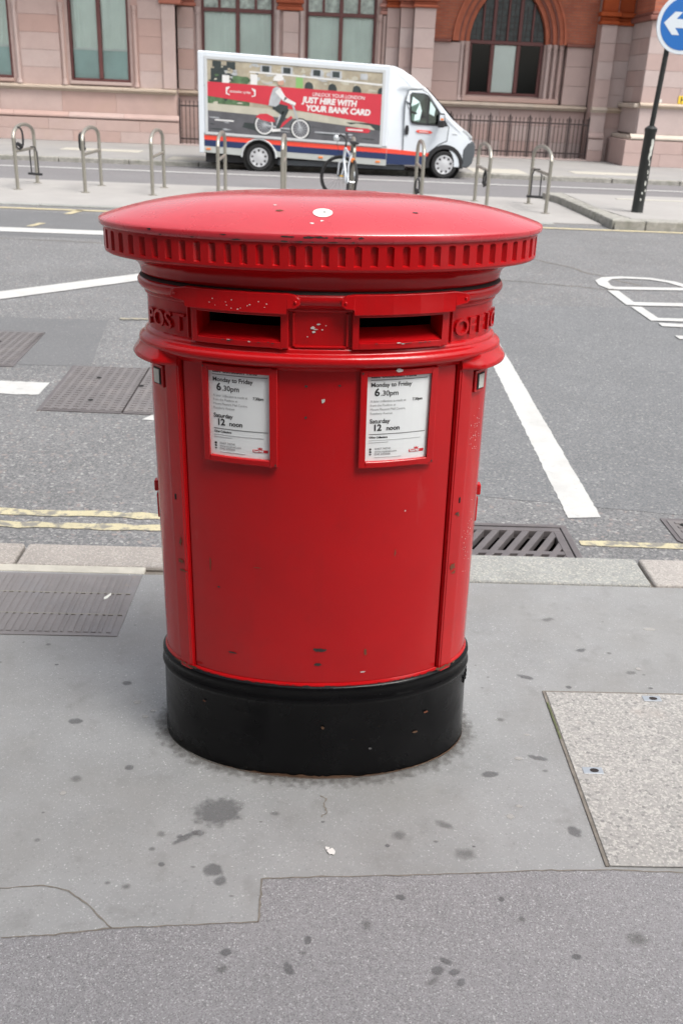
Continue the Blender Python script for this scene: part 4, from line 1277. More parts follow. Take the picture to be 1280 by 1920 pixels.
# aperture band with two real openings
XI0, XI1 = .083, .268            # clear opening
SI0, SI1 = s_of_x(XI0), s_of_x(XI1)
ZI0, ZI1 = 1.187, 1.243
sl2 = sorted(set([round(-HALF + 2 * HALF * k / 150, 6) for k in range(150)] + [round(v, 6) for v in (SI0, SI1, -SI0, -SI1)]))
zl = [1.172, ZI0, ZI1, 1.262]
b = MB()
ids = [b.pts([pos(s, z, 0.0) for s in sl2]) for z in zl]
for j in range(3):
    for k in range(len(sl2)):
        k2 = (k + 1) % len(sl2)
        mid = (sl2[k] + sl2[k2]) / 2 if k2 else HALF
        if j == 1 and SI0 < abs(mid) < SI1: continue
        b.idx([ids[j][k], ids[j][k2], ids[j + 1][k2], ids[j + 1][k]])
b.build('aperture_band', 'red', box, smooth=50)
for sg in (-1, 1):
    e0, e1 = sorted((sg * SI0, sg * SI1))
    # rim of the opening
    f = .0145
    rim = MB()
    for (a, c, z0, z1) in ((e0 - f, e0, ZI0 - f, ZI1 + f), (e1, e1 + f, ZI0 - f, ZI1 + f), (e0, e1, ZI0 - f, ZI0), (e0, e1, ZI1, ZI1 + f)):
        t_ = wrap_box(a, c, z0, z1, -.012, .014, 8)
        n0 = len(rim.v); rim.v += t_.v; rim.f += [[i + n0 for i in q] for q in t_.f]; rim.m += t_.m
    ap = rim.build('aperture_frame', 'red', box, bevel=.0022)
    # tunnel: sloping floor, sides, ceiling, dark back
    n = 8
    b = MB(); q0 = []; q1 = []; q2 = []
    for k in range(n + 1):
        s = e0 + (e1 - e0) * k / n
        q0.append(pos(s, ZI0 + .0005, .010)); q1.append(pos(s, ZI0 + .022, -.046)); q2.append(pos(s, ZI0 + .004, -.060))
    i0, i1, i2 = b.pts(q0), b.pts(q1), b.pts(q2)
    for k in range(n):
        b.idx([i0[k], i0[k + 1], i1[k + 1], i1[k]]); b.idx([i1[k], i1[k + 1], i2[k + 1], i2[k]])
    b.build('aperture_floor', 'red', ap, smooth=60, recalc=False)
    b = MB()
    for s in (e0, e1):
        b.face([pos(s, ZI0 - .01, .004), pos(s, ZI1 + .01, .004), pos(s, ZI1 + .01, -.04), pos(s, ZI0 - .01, -.04)])
    b.build('aperture_cheeks', 'red', ap, recalc=False)
    b = MB()
    c0 = b.pts([pos(e0 + (e1 - e0) * k / n, ZI1 + .004, .0) for k in range(n + 1)]); c1 = b.pts([pos(e0 + (e1 - e0) * k / n, ZI1 + .004, -.12) for k in range(n + 1)]); c2 = b.pts([pos(e0 + (e1 - e0) * k / n, ZI0 - .05, -.12) for k in range(n + 1)])
    for k in range(n):
        b.idx([c0[k], c0[k + 1], c1[k + 1], c1[k]]); b.idx([c1[k], c1[k + 1], c2[k + 1], c2[k]])
    for s in (e0, e1): b.face([pos(s, ZI0 - .05, -.04), pos(s, ZI1 + .01, -.04), pos(s, ZI1 + .01, -.12), pos(s, ZI0 - .05, -.12)])
    b.build('aperture_void', 'void', ap, recalc=False)
    # notched hood plate above
    h0, h1 = s_of_x(.043), s_of_x(.318)
    k0, k1 = s_of_x(.070), s_of_x(.286)
    def zlo(s, k0=k0, k1=k1, h0=h0, h1=h1):
        a = abs(s)
        if k0 <= a <= k1: return 1.2505
        d = (k0 - a) / (k0 - h0) if a < k0 else (a - k1) / (h1 - k1)
        return 1.2620 + .0095 * max(0, d - .55) / .45
    def zhi(s, k0=k0, k1=k1, h0=h0, h1=h1):
        a = abs(s)
        d = (k0 - a) / (k0 - h0) if a < k0 else ((a - k1) / (h1 - k1) if a > k1 else 0)
        return 1.2945 - .010 * max(0, d - .5) / .5
    pts_ = [h0, h0 + .005, h0 + .010, k0 - .0005, k0 + .0005, k0 + .03, (k0 + k1) / 2 - .03, (k0 + k1) / 2 + .03, k1 - .03, k1 - .0005, k1 + .0005, h1 - .010, h1 - .005, h1]
    b = MB(); F0, F1, G0, G1 = [], [], [], []
    for a in (pts_ if sg > 0 else [-p for p in pts_[::-1]]):
        F0.append(pos(a, zlo(a), .0285)); F1.append(pos(a, zhi(a), .0245)); G0.append(pos(a, zlo(a), -.003)); G1.append(pos(a, zhi(a), -.003))
    f0, f1, g0, g1 = b.pts(F0), b.pts(F1), b.pts(G0), b.pts(G1)
    for k in range(len(F0) - 1):
        b.idx([f0[k], f0[k + 1], f1[k + 1], f1[k]]); b.idx([f1[k], f1[k + 1], g1[k + 1], g1[k]]); b.idx([g0[k], g0[k + 1], f0[k + 1], f0[k]])
    b.idx([f0[0], f1[0], g1[0], g0[0]]); b.idx([f0[-1], g0[-1], g1[-1], f1[-1]])
    hd = b.build('aperture_hood', 'red', box, bevel=.002)
    for a in (h0 + .009, h1 - .011):
        c = Vector(pos(sg * a, 1.2775, .026)); c2 = Vector(pos(sg * a, 1.2775, .0300))
        b = MB(); b.tube([c, c + (c2 - c) * .7, c2], [.0036, .0034, .002], 10); b.build('rivet', 'red', hd, smooth=50)
    # rib beside the middle panel, and raised edge of the lettered panel
    wrap_box(*sorted((sg * s_of_x(.056), sg * s_of_x(.0615))), 1.176, 1.2505, -.003, .006, 2).build('panel_rib', 'red', box, bevel=.0015)
    wrap_box(*sorted((sg * s_of_x(.293), sg * (s_of_x(.293) + .004))), 1.176, 1.2505, -.003, .006, 2).build('panel_rib', 'red', box, bevel=.0015)
wrap_box(-s_of_x(.0565), s_of_x(.0565), 1.173, 1.178, -.003, .0065, 6).build('panel_rib', 'red', box, bevel=.0015)

# upper moulding
prof = [(1.250, -.003), (1.253, .004), (1.256, .0055), (1.260, .0045), (1.263, .008), (1.267, .014), (1.275, .019), (1.283, .020), (1.290, .016), (1.294, .010), (1.296, -.003)]
b = MB(); b.rings([ring_s(z, o) for z, o in prof]); b.build('upper_moulding', 'red', box, smooth=60)
b = MB(); b.rings([ring_s(z, o) for z, o in [(1.2915, .0145), (1.2965, .0105), (1.2975, -.01)]]); b.build('dark_gap', 'brown_black', box, smooth=60)  # near-black ring between the upper moulding and the cap cove

# raised lettering
def letters(word, s_start, z, size, off, pitch):
    v, f = [], []
    for i, ch in enumerate(word):
        tv, tf = text_mesh(ch, size, extrude=.0034, offset=.0005, align='CENTER')
        n0 = len(v)
        v += [pos(s_start + pitch * i + p[0], z + p[1] * 1.05, off + p[2]) for p in tv]
        f += [[q + n0 for q in t_] for t_ in tf]
        b = MB(); b.v = v; b.f = f; b.m = [0] * len(f)
        b.build('raised_letter', 'red', box, recalc=False)
        v, f = [], []
letters('POST', -s_of_x(.388), 1.188, .0530, .0030, .0335)
letters('OFFICE', s_of_x(.320), 1.188, .0530, .0030, .0315)

# cap: cove, fluted frieze, rim, dome
b = MB()
prof = [(1.2965, .004), (1.299, .010), (1.305, .0115), (1.314, .013), (1.322, .018), (1.331, .030), (1.337, .046), (1.341, .066), (1.3435, .084), (1.346, .089), (1.350, .0905)]
b.rings([ring_c(z, o) for z, o in prof])
b.build('cap_cove', 'red', box, smooth=60)
def cap_len(o, n=4000):
    xs_, tot = [0.0], 0.0
    p = cpos(-PI, 0, o)
    for k in range(1, n + 1):
        q = cpos(-PI + 2 * PI * k / n, 0, o)
        tot += math.hypot(q[0] - p[0], q[1] - p[1]); xs_.append(tot); p = q
    return xs_
CT = cap_len(.0905)
def ct_of(u):             # u in 0..1 along the perimeter
    target = u * CT[-1]
    lo, hi = 0, len(CT) - 1
    while hi - lo > 1:
        m = (lo + hi) // 2
        if CT[m] <= target: lo = m
        else: hi = m
    fr = (target - CT[lo]) / max(1e-9, CT[hi] - CT[lo])
    return -PI + 2 * PI * (lo + fr) / (len(CT) - 1)
NF = 72
b = MB()
zb, z0_, z1_, zt = 1.350, 1.3555, 1.3980, 1.4035
OR, OD = .0905, .0720
for k in range(NF):
    ua, ub, uc = k / NF, (k + .47) / NF, (k + 1) / NF      # flute ua..ub, rib ub..uc
    fl = [ct_of(ua + (ub - ua) * q / 4) for q in range(5)]
    # rounded flute top and bottom via two extra rows
    rows = [(z0_, OR), (z0_ + .002, OD), (z1_ - .004, OD), (z1_, OR)]
    top_z = [z1_ - .003, z1_ - .0005, z1_, z1_ - .0005, z1_ - .003]
    back = [OR - .012, OD, OD, OD, OR - .012]
    # lower margin, upper margin
    for q in range(4):
        b.face([cpos(fl[q], zb, OR), cpos(fl[q + 1], zb, OR), cpos(fl[q + 1], z0_, OR), cpos(fl[q], z0_, OR)])
        b.face([cpos(fl[q], top_z[q], OR), cpos(fl[q + 1], top_z[q + 1], OR), cpos(fl[q + 1], zt, OR), cpos(fl[q], zt, OR)])
        b.face([cpos(fl[q], z0_, OR), cpos(fl[q + 1], z0_, OR), cpos(fl[q + 1], z0_ + .002, back[q + 1]), cpos(fl[q], z0_ + .002, back[q])])
        b.face([cpos(fl[q], z0_ + .002, back[q]), cpos(fl[q + 1], z0_ + .002, back[q + 1]), cpos(fl[q + 1], top_z[q + 1] - .002, back[q + 1]), cpos(fl[q], top_z[q] - .002, back[q])])
        b.face([cpos(fl[q], top_z[q] - .002, back[q]), cpos(fl[q + 1], top_z[q + 1] - .002, back[q + 1]), cpos(fl[q + 1], top_z[q + 1], OR), cpos(fl[q], top_z[q], OR)])
    for (tt, bk, tz) in ((fl[0], back[0], top_z[0]), (fl[4], back[4], top_z[4])):
        b.face([cpos(tt, z0_, OR), cpos(tt, z0_ + .002, bk), cpos(tt, tz - .002, bk), cpos(tt, tz, OR)])
    rb = [ct_of(ub + (uc - ub) * q / 3) for q in range(4)]
    for q in range(3):
        b.face([cpos(rb[q], zb, OR), cpos(rb[q + 1], zb, OR), cpos(rb[q + 1], zt, OR), cpos(rb[q], zt, OR)])
b.build('fluted_frieze', 'red', box, smooth=40)
b = MB()
prof = [(1.4025, .0900), (1.4040, .0950), (1.4065, .0988), (1.4095, .1000), (1.416, .1005), (1.4195, .0985), (1.4225, .094)]
rs = [ring_c(z, o) for z, o in prof]
DH, DR = .056, .094
for k in range(1, 22):
    r = 1 - k / 22.0
    z = 1.4225 + DH * (1 - r ** 3.2)
    rs.append([(p[0] * r, p[1] * r, z) for p in ring_c(0, DR)])
b.rings(rs, cap1=True)
b.build('cap', 'red_cap', box, smooth=50)
def dome_z(x, y):
    r = math.sqrt((x / (A_ + DR)) ** 2 + (y / (B_ + .44 * DR)) ** 2)
    return 1.4225 + DH * (1 - r ** 3.2)
def dome_patch(name, cx, cy, rx, ry, mat, n=20, rough=0.0, lift=.0008):
    b = MB()
    ps = blob(cx, cy, rx, ry, n, rough)
    c = b.pts([(cx, cy, dome_z(cx, cy) + lift)])[0]
    ids = b.pts([(p[0], p[1], dome_z(*p) + lift) for p in ps])
    for k in range(n): b.idx([c, ids[k], ids[(k + 1) % n]])
    return b.build(name, mat, box, recalc=False)
st = dome_patch('round_sticker', .002, -.200, .021, .019, 'sticker', 28)
b = MB()
for (dx_, dy_, rx_, ry_) in ((-.005, 0, .0012, .005), (.004, 0, .004, .0012), (.004, .004, .0035, .001), (-.013, 0, .001, .004)):
    b.face([(p[0], p[1], dome_z(*p) + .0015) for p in blob(.002 + dx_, -.200 + dy_, rx_, ry_, 8, .2)])
b.build('sticker_print', 'ink_grey', st, recalc=False)
for (x, y, rx, ry, mt) in [(-.10, -.16, .004, .0025, 'paintwhite'), (.0, -.232, .004, .002, 'paintwhite'), (-.02, -.24, .004, .002, 'paintwhite'), (.20, -.17, .006, .003, 'chipdark'), (-.09, -.19, .008, .003, 'brownchip')]:
    if mt == 'paintwhite' and rx > .02: continue
    dome_patch('paint_chip', x, y, rx, ry, mt, 10, .4, .0006)
# chips along the front rim
for k in range(20):
    t = random.uniform(-.16, .16) if k < 14 else random.uniform(-.9, .6)
    wd = random.uniform(.003, .010); hh = random.uniform(.0010, .0026)
    zc = random.choice([1.4155, 1.4160, 1.4062])
    b = MB()
    ps = []
    for q in range(10):
        a = 2 * PI * q / 10
        r_ = 1 + random.uniform(-.35, .35)
        ps.append(cpos(t + wd * r_ * math.cos(a) / .5, zc + hh * r_ * math.sin(a), (.1012 if zc > 1.41 else .1006)))
    b.face(ps)
    b.build('paint_chip', 'chipdark', box, recalc=False)

# chips, rubs and rust on the body
def chip(s, z, ws, hs, mat, off=.0012, n=12, rough=.35, rot=0):
    b = MB()
    b.face([pos(p[0], p[1], off) for p in blob(s, z, ws, hs, n, rough, rot)])
    return b.build('paint_chip', mat, box, recalc=False)
for (x, z, ws, hs, mt) in [(.012, .395, .013, .0042, 'chipdark'), (.000, .396, .008, .0052, 'chipdark'), (.006, .352, .009, .0042, 'chipdark'),
                           (-.215, .365, .012, .0022, 'chipdark'), (.125, .385, .0035, .009, 'brownchip'), (.12, .325, .007, .0025, 'paintwhite'),
                           (-.03, 1.085, .0035, .0025, 'chipdark'), (-.03, 1.012, .0030, .0030, 'chipdark'), (.045, 1.088, .003, .002, 'chipdark'), (.008, 1.052, .0045, .0045, 'tab'), (-.145, .62, .010, .0009, 'brownchip'),
                           (.19, .66, .0018, .010, 'brownchip'), (-.265, .61, .0018, .02, 'brownchip'),
                           (.21, .77, .0016, .002, 'paintwhite'), (-.245, .55, .0035, .0028, 'chipdark')]:
    chip(s_of_x(x), z, ws, hs, mt)
# white flakes on the middle panel
for (x, z, a, c) in [(-.016, 1.218, .0045, .003), (-.004, 1.226, .004, .002), (-.015, 1.209, .004, .0025), (.004, 1.214, .002, .0012), (-.028, 1.198, .0015, .001), (.012, 1.223, .0012, .001), (-.010, 1.2145, .0055, .0012)]:
    chip(s_of_x(x), z, a, c, 'paintwhite', .0012)
# specks on the left hood, aperture lips
for k in range(14):
    chip(-s_of_x(random.uniform(.10, .25)), random.uniform(1.257, 1.277), random.uniform(.0008, .002), random.uniform(.0006, .0013), 'paintwhite', .0305)
for k in range(18):
    sg = random.choice([-1, 1])
    chip(sg * s_of_x(random.uniform(.10, .24)), ZI0 - random.uniform(.0005, .004), random.uniform(.002, .006), random.uniform(.0006, .0014), 'chipdark' if random.random() < .75 else 'paintwhite', .0155)
# rust and rubs on the strips
for (sg, z, a, c, mt) in [(1, .735, .004, .0045, 'brownchip'), (1, .592, .009, .008, 'brownchip'), (1, .575, .007, .004, 'brownchip'), (-1, .60, .009, .006, 'brownchip'), (-1, .575, .012, .003, 'brownchip'), (-1, .655, .004, .012, 'brownchip'), (1, .74, .006, .003, 'chipdark')]:
    chip(sg * (SD + .022 + random.uniform(-.006, .006)), z, a, c, mt, .0124, 14, .45)
for k in range(70):
    chip(SD + .085 + random.gauss(0, .012), .93 + random.gauss(0, .025) if k % 2 else .635 + random.gauss(0, .035), random.uniform(.0005, .0013), random.uniform(.0005, .0016), 'paintwhite', .0022, 6, .4)
for sg in (-1, 1):
    for k in range(12):
        chip(sg * (SD + random.uniform(-.01, .06)), .293 + random.uniform(0, .005), random.uniform(.004, .012), random.uniform(.001, .0035), 'rust', .0135, 9, .4)
for k in range(46):
    s = random.uniform(-SD, SD)
    chip(s, .2895 + random.uniform(-.0015, .0025), random.uniform(.003, .008), random.uniform(.0007, .0016), 'chipdark', .0066, 8, .4)
for (s, z, a, c, mt) in [(.02, .165, .006, .004, 'rust'), (.30, .17, .007, .003, 'brownchip'), (.145, .09, .004, .003, 'gumgrey'), (-.30, .20, .004, .003, 'brownchip'), (.27, .115, .007, .003, 'rust')]:
    chip(s, z, a, c, mt, .0165 - .004 * z / .25, 10, .4)
# worn, unreadable founder's marks on the right of the base
for i in range(4):
    s_ = s_of_x(.402) + .017 * i
    for (dz, w_, h_) in ((0, .0022, .011), (.008, .0055, .002), (-.007, .0045, .002)):
        if i == 1 and dz > 0: continue
        wrap_box(s_ - w_, s_ + w_, .195 + dz - h_, .195 + dz + h_, .006, .0135 + .0004 * i + (.0006 if dz else 0), 2).build('raised_mark', 'black_paint', box, bevel=.001, seg=1)
# chewing gum on the right notice frame
chip(s_of_x(.175), 1.123, .009, .0045, 'paintwhite', .0135, 14, .3)

# keyholes, tab plates, hinge lugs
for sg in (-1, 1):
    s = sg * (SD + .030)
    c = wrap_box(s - .0035, s + .0035, .765, .782, -.004, .0125, 2); c.build('keyhole', 'void', box, bevel=.003)
    # tab holder
    s = sg * (SD + .075)
    fr = wrap_box(s - .021, s + .021, 1.043, 1.096, -.002, .0105, 3).build('tab_holder', 'red', box, bevel=.0025)
    wrap_box(s - .014, s + .014, 1.050, 1.089, .0100, .0120, 3).build('tab_recess', 'brown_black', fr)
    wrap_box(s - .0105 + .001 * sg, s + .0105 + .001 * sg, 1.0525, 1.086, .0115, .0132, 3).build('tab_plate', 'tab', fr)
    for (z0, z1, o) in ((.735, .765, .011), (.66, .73, .006)):
        s = sg * HALF * .5
        wrap_box(s - .012, s + .012, z0, z1, -.002, o, 2).build('hinge_lug', 'red', box, bevel=.004)

# collection notices
def notice(x0, x1, z0, z1):
    s0, s1 = s_of_x(x0), s_of_x(x1)
    f = .0155
    fr = MB()
    for (a, c, q0, q1) in ((s0, s0 + f, z0, z1), (s1 - f, s1, z0, z1), (s0 + f, s1 - f, z0, z0 + f), (s0 + f, s1 - f, z1 - f, z1)):
        t_ = wrap_box(a, c, q0, q1, -.002, .012, 6)
        n0 = len(fr.v); fr.v += t_.v; fr.f += [[i + n0 for i in q] for q in t_.f]; fr.m += t_.m
    fo = fr.build('notice_frame', 'red', box, bevel=.0045, seg=3)
    wrap_box(s0 + .003, s1 - .003, z0 + .003, z1 - .003, -.002, .0035, 10).build('notice_plate', 'paper', fo)
    for (a, z) in ((s0 + .005, z1 - .006), (s1 - .005, z0 + .006)):
        chip(a, z, .002, .003, 'chipdark', .0128, 8, .1)
    L = s0 + f
    W = s1 - s0 - 2 * f
    T = z1 - f
    Hh = z1 - z0 - 2 * f
    def put(body, fx, fz, size, mat='ink', bold=0.0, sp=1.0):
        text_obj('notice_text', body, size, mat, fo, lambda u, v, w_: pos(L + W * fx + u, T - Hh * fz + v, .0041), offset=bold, spacing=sp)
    put('Last Collection Time', .06, .018, .0126, 'ink', .0004)
    put('Monday to Friday', .06, .122, .0142, 'ink', .00022, .96)
    put('6', .12, .225, .0245, 'ink', .0007)
    put('.30pm', .215, .225, .0172, 'ink', .00018, .98)
    put('A later collection is made at', .06, .300, .0084, 'ink_grey', 0, .90)
    put('7.30pm', .715, .300, .0090, 'ink', .0002, .92)
    put('from the Postbox at', .06, .348, .0080, 'ink_grey', 0, .92)
    put('Mount Pleasant Mail Centre,', .06, .396, .0080, 'ink_grey', 0, .92)
    put('Rosebery Avenue', .06, .444, .0080, 'ink_grey', 0, .92)
    put('Saturday', .06, .545, .0142, 'ink', .00022, .96)
    put('12', .11, .635, .0215, 'ink', .0007, .95)
    put('noon', .32, .635, .0158, 'ink', .00035, .98)
    put('Other Collections', .06, .725, .0066, 'ink', .0002, .9)
    for (u0, u1, dz) in ((.06, .88, .750), (.06, .36, .776), (.15, .58, .958)):
        wrap_box(L + W * u0, L + W * u1, T - Hh * dz - .0007, T - Hh * dz + .0007, .0036, .0041, 6).build('notice_small_print', 'ink_faint', fo)
    put('03457 740740', .15, .865, .0070, 'ink_grey', .0001, .95)
    put('www.royalmail.com', .15, .898, .0070, 'ink_grey', .0001, .95)
    put('0345 6000606', .15, .930, .0070, 'ink_grey', .0001, .95)
    for k, dz in enumerate((.856, .889, .921)):
        b = MB(); b.face([pos(L + W * .085 + p[0], T - Hh * dz + p[1], .0042) for p in blob(0, 0, .0030, .0028 - .0006 * k, 8, .2)]); b.build('notice_icon', 'ink', fo, recalc=False)
    for dz in (.045, .678):
        wrap_box(L + W * .06, L + W * .95, T - Hh * dz - .0005, T - Hh * dz + .0005, .0036, .0041, 8).build('notice_rule', 'ink', fo)
    lg = wrap_box(L + W * .70, L + W * .945, T - Hh * .922, T - Hh * .890, .0036, .0042, 4).build('notice_logo', 'logo_red', fo)
    text_obj('notice_text', 'Royal Mail', .0066, 'paper', fo, lambda u, v, w_: pos(L + W * .712 + u, T - Hh * .914 + v, .0047), offset=.0002, spacing=.88)
    b = MB(); b.face([pos(L + W * .82 + p[0], T - Hh * .874 + p[1], .0042) for p in ((-.0045, -.002), (.0045, -.002), (.0055, .003), (.002, .0005), (0, .0038), (-.002, .0005), (-.0055, .003))]); b.build('notice_crown', 'logo_red', fo, recalc=False)
notice(-.264, -.093, .8905, 1.1245)
notice(.090, .266, .8905, 1.1245)

# ================================================================== ADDED STREET FRONT BEHIND THE CAMERA (unseen, shades the pavement and pillar box)
nb = empty('added_shade_front', (0, -2.6, 0)); tag(nb, kind='structure')
for (x0, x1, h_) in ((-60, 4.0, 8.6), (18, 60, 9.0)):
    b = MB((0, -2.6, 0)); b.box(x0, x1, -14, -2.6, 0, h_); b.build('added_front_wall', 'near_brick', nb)
    b = MB((0, -2.6, 0)); b.box(x0, x1, -2.6, -2.48, 0, .9); b.build('added_front_plinth', 'near_stone', nb)
    b = MB((0, -2.6, 0)); b.box(x0, x1, -2.6, -2.3, h_ - .5, h_); b.build('cornice', 'near_stone', nb)
    x = x0 + 1.2
    while x < x1 - 2:
        for z in (1.3, 5.0):
            if abs(x) < 26:
                b = MB((0, -2.6, 0)); b.box(x, x + 1.5, -2.58, -2.56, z, z + 2.3); o_ = b.build('window', 'near_glass', nb)
                b = MB((0, -2.6, 0)); b.box(x - .15, x + 1.65, -2.6, -2.45, z - .2, z - .01); b.build('window_sill', 'near_stone', nb)
        x += 3.1

# ================================================================== CYCLE STANDS
stand0 = None
SP = [(-5.085, 17.13, 1.20), (-3.935, 17.04, 1.24), (-2.805, 17.02, 1.30), (-1.70, 16.98, 1.30), (-.63, 16.90, 1.25), (.55, 16.85, 1.25), (1.70, 16.85, 1.25), (2.80, 16.80, 1.30), (3.75, 16.53, 1.45)]
labs = ['steel hoop cycle stand at the far left, with a lock hanging from its top', 'second steel cycle stand from the left, with a cable lock on its shoulder',
        'third steel cycle stand from the left, nothing attached', 'steel cycle stand in front of the rear end of the van', 'steel cycle stand seen edge-on left of the parked bicycle',
        'steel cycle stand the parked bicycle leans beside', 'steel cycle stand in front of the van door, a lock low on it', 'steel cycle stand in front of the van bumper', 'steel cycle stand nearest the raised kerb on the right']
def make_stand(depth, h=1.0):
    e = empty('cycle_stand')
    r = .030
    # two legs and an arched top along local y
    arch = []
    for k in range(13):
        a = PI * k / 12
        arch.append((0, depth / 2 - depth / 2 * math.cos(a), h - .20 + .20 * math.sin(a) ** .8))
    for y in (0, depth):
        b = MB(); b.tube([(0, y, -.02), (0, y, h - .20)], r, 12); b.build('leg', 'stainless', e, smooth=50)
        b = MB(); b.lathe([(0, .075), (.008, .075), (.010, .04)], (0, y, 0), 'z', 14); b.build('foot_plate', 'stainless', e, smooth=40)
    b = MB(); b.tube(arch, r, 12); b.build('hoop', 'stainless', e, smooth=50)
    b = MB(); b.tube([(0, 0, .60), (0, depth, .60)], r * .85, 10); b.build('crossbar', 'stainless', e, smooth=50)
    return e
for i, (x, y, d) in enumerate(SP):
    e = make_stand(d)
    e.location = (x, y, ZI)
    e.rotation_euler = (0, 0, R(random.uniform(-.6, .6)))
    tag(e, labs[i], 'cycle stand', 'row of steel cycle stands on the island')
def lock(label, x, y, z, loop, wd):
    e = empty('bicycle_lock', (x, y, z)); tag(e, label, 'bicycle lock', 'locks left on the cycle stands')
    b = MB()
    pts = []
    for k in range(15):
        a = 2 * PI * k / 14
        pts.append((wd * .5 * math.sin(a), wd * .9 * math.sin(a) + .02 * math.sin(3 * a), -loop / 2 + loop / 2 * math.cos(a)))
    b.tube(pts, .017, 8); b.build('cable', 'dark_part', e, smooth=60)
    b = MB(); b.tube([(-.02, -.03, -loop * .75), (.03, .05, -loop * .9)], .032, 10); b.build('lock_body', 'dark_part', e, smooth=50)
lock('black cable lock bunched on top of the far left cycle stand', -5.06, 17.35, ZI + .97, .34, .10)
lock('dark cable lock hanging on the shoulder of the second cycle stand', -3.97, 17.16, ZI + .93, .28, .06)
lock('dark lock clamped low on the cycle stand before the van door', 1.73, 17.95, ZI + .36, .26, .09)
lock('dark lock hanging on the cycle stand before the van bumper', 2.78, 17.1, ZI + .60, .26, .05)
for (lb, x, y) in (('black U lock hanging from the crossbar of the rightmost cycle stand', 3.72, 17.35), ('black U lock hanging from the crossbar of the far left cycle stand', -5.02, 18.0)):
    e = empty('bicycle_lock', (x, y, ZI + .59)); tag(e, lb, 'bicycle lock', 'locks left on the cycle stands')
    b = MB(); b.tube([(-.07, .05, -.40), (-.075, .05, -.05), (-.05, .04, .035), (.03, 0, .045), (.07, -.02, -.05), (.075, -.02, -.40)], .012, 8); b.build('shackle', 'dark_part', e, smooth=60)
    b = MB(); b.tube([(-.13, .07, -.41), (.13, -.04, -.41)], .022, 10); b.build('lock_body', 'dark_part', e, smooth=50)

# ================================================================== PARKED BICYCLE
bk = empty('bicycle', (.50, 16.70, ZI), (0, R(4), R(9)))
tag(bk, 'white bicycle seen from behind with its front wheel turned sideways', 'bicycle')
def wheel_b(c, steer, name):
    # wheel plane contains z and the direction (sin steer, cos steer)
    d = Vector((math.sin(steer), math.cos(steer), 0))
    C_ = Vector(c)
    b = MB()
    ring = [C_ + d * (.335 * math.cos(2 * PI * k / 36)) + Vector((0, 0, .335 * math.sin(2 * PI * k / 36))) for k in range(37)]
    b.tube(ring, .022, 8, caps=False)
    wh = b.build(name, 'tyre', bk, smooth=60)
    b = MB(); b.tube([C_ + d * (.305 * math.cos(2 * PI * k / 36)) + Vector((0, 0, .305 * math.sin(2 * PI * k / 36))) for k in range(37)], .010, 6, caps=False); b.build('rim', 'dark_part', wh, smooth=60)
    ax_ = Vector((d.y, -d.x, 0))
    b = MB(); b.tube([C_ - ax_ * .05, C_ + ax_ * .05], .02, 10); b.build('hub', 'chrome', wh, smooth=50)
    b = MB()
    for k in range(28):
        a = 2 * PI * k / 28
        b.tube([C_ + ax_ * (.03 if k % 2 else -.03), C_ + d * (.303 * math.cos(a)) + Vector((0, 0, .303 * math.sin(a)))], .0012, 4, caps=False)
    sp = b.build('spokes', 'dark_part', wh); sp['kind'] = 'stuff'
    return wh
wheel_b((0, 0, .355), 0, 'wheel')
wheel_b((-.03, 1.03, .355), R(80), 'wheel')
def tubep(name, pts, r, mat='bike_white', n=10, par=None):
    b = MB(); b.tube(pts, r, n); return b.build(name, mat, par or bk, smooth=60)
BB, ST, HT0, HT1 = (0, .43, .30), (0, .28, .80), (0, .88, .84), (0, .92, .66)
tubep('seat_tube', [BB, ST], .019)
tubep('top_tube', [(0, .31, .74), HT0], .017)
tubep('down_tube', [BB, HT1], .022)
tubep('head_tube', [HT1, HT0], .024)
for sx in (-1, 1):
    tubep('seat_stay', [(sx * .065, 0, .355), (sx * .045, .20, .60), (0, .29, .76)], .014)
    tubep('chain_stay', [(sx * .065, 0, .355), (sx * .045, .30, .31), BB], .013)
    tubep('fork_blade', [(sx * .03 - .03, 1.03, .355), (sx * .05 - .015, .98, .58), (0, .93, .66)], .014)
    tubep('crank', [(sx * .07, .43, .30), (sx * .09, .43 + sx * .10, .30 - sx * .12)], .011, 'chrome')
    b = MB(); b.box(sx * .09 - .02 * (sx < 0) - (.08 if sx < 0 else 0), sx * .09 + .02 * (sx > 0) + (.08 if sx > 0 else 0), .43 + sx * .10 - .04, .43 + sx * .10 + .04, .29 - sx * .12, .312 - sx * .12); p = b.build('pedal', 'dark_part', bk, bevel=.004)
    b = MB(); x0 = sx * .13; b.box(x0 - .03, x0 + .03, .43 + sx * .10 - .046, .43 + sx * .10 - .041, .292 - sx * .12, .310 - sx * .12); b.build('reflector', 'yellow_refl', p)
tubep('seat_post', [ST, (0, .235, .95)], .014, 'dark_part')
b = MB()
prof = [(-.02, .078, .955), (.03, .085, .965), (.10, .06, .968), (.18, .025, .962), (.25, .012, .955)]
rr2 = []
for (y, hw_, z) in prof:
    rr2.append([(hw_ * math.cos(2 * PI * k / 12), .13 + y, z + .022 * math.sin(2 * PI * k / 12)) for k in range(12)])
b.rings(rr2, 0, True, True); b.build('saddle', 'dark_part', bk, smooth=60)
tubep('stem', [HT0, (0, .86, .96), (-.02, .92, 1.0)], .016, 'dark_part')
hb = tubep('handlebar', [(-.17, .66, 1.02), (-.13, .78, 1.045), (-.05, .90, 1.01), (.03, 1.00, .99), (.06, 1.14, 1.06), (.05, 1.22, 1.05)], .014, 'dark_part')
b = MB(); b.lathe([(-.03, .025), (-.01, .05), (.02, .055), (.03, .03)], (-.20, .70, .985), 'y', 14); b.build('lamp', 'lamp', hb, smooth=50)
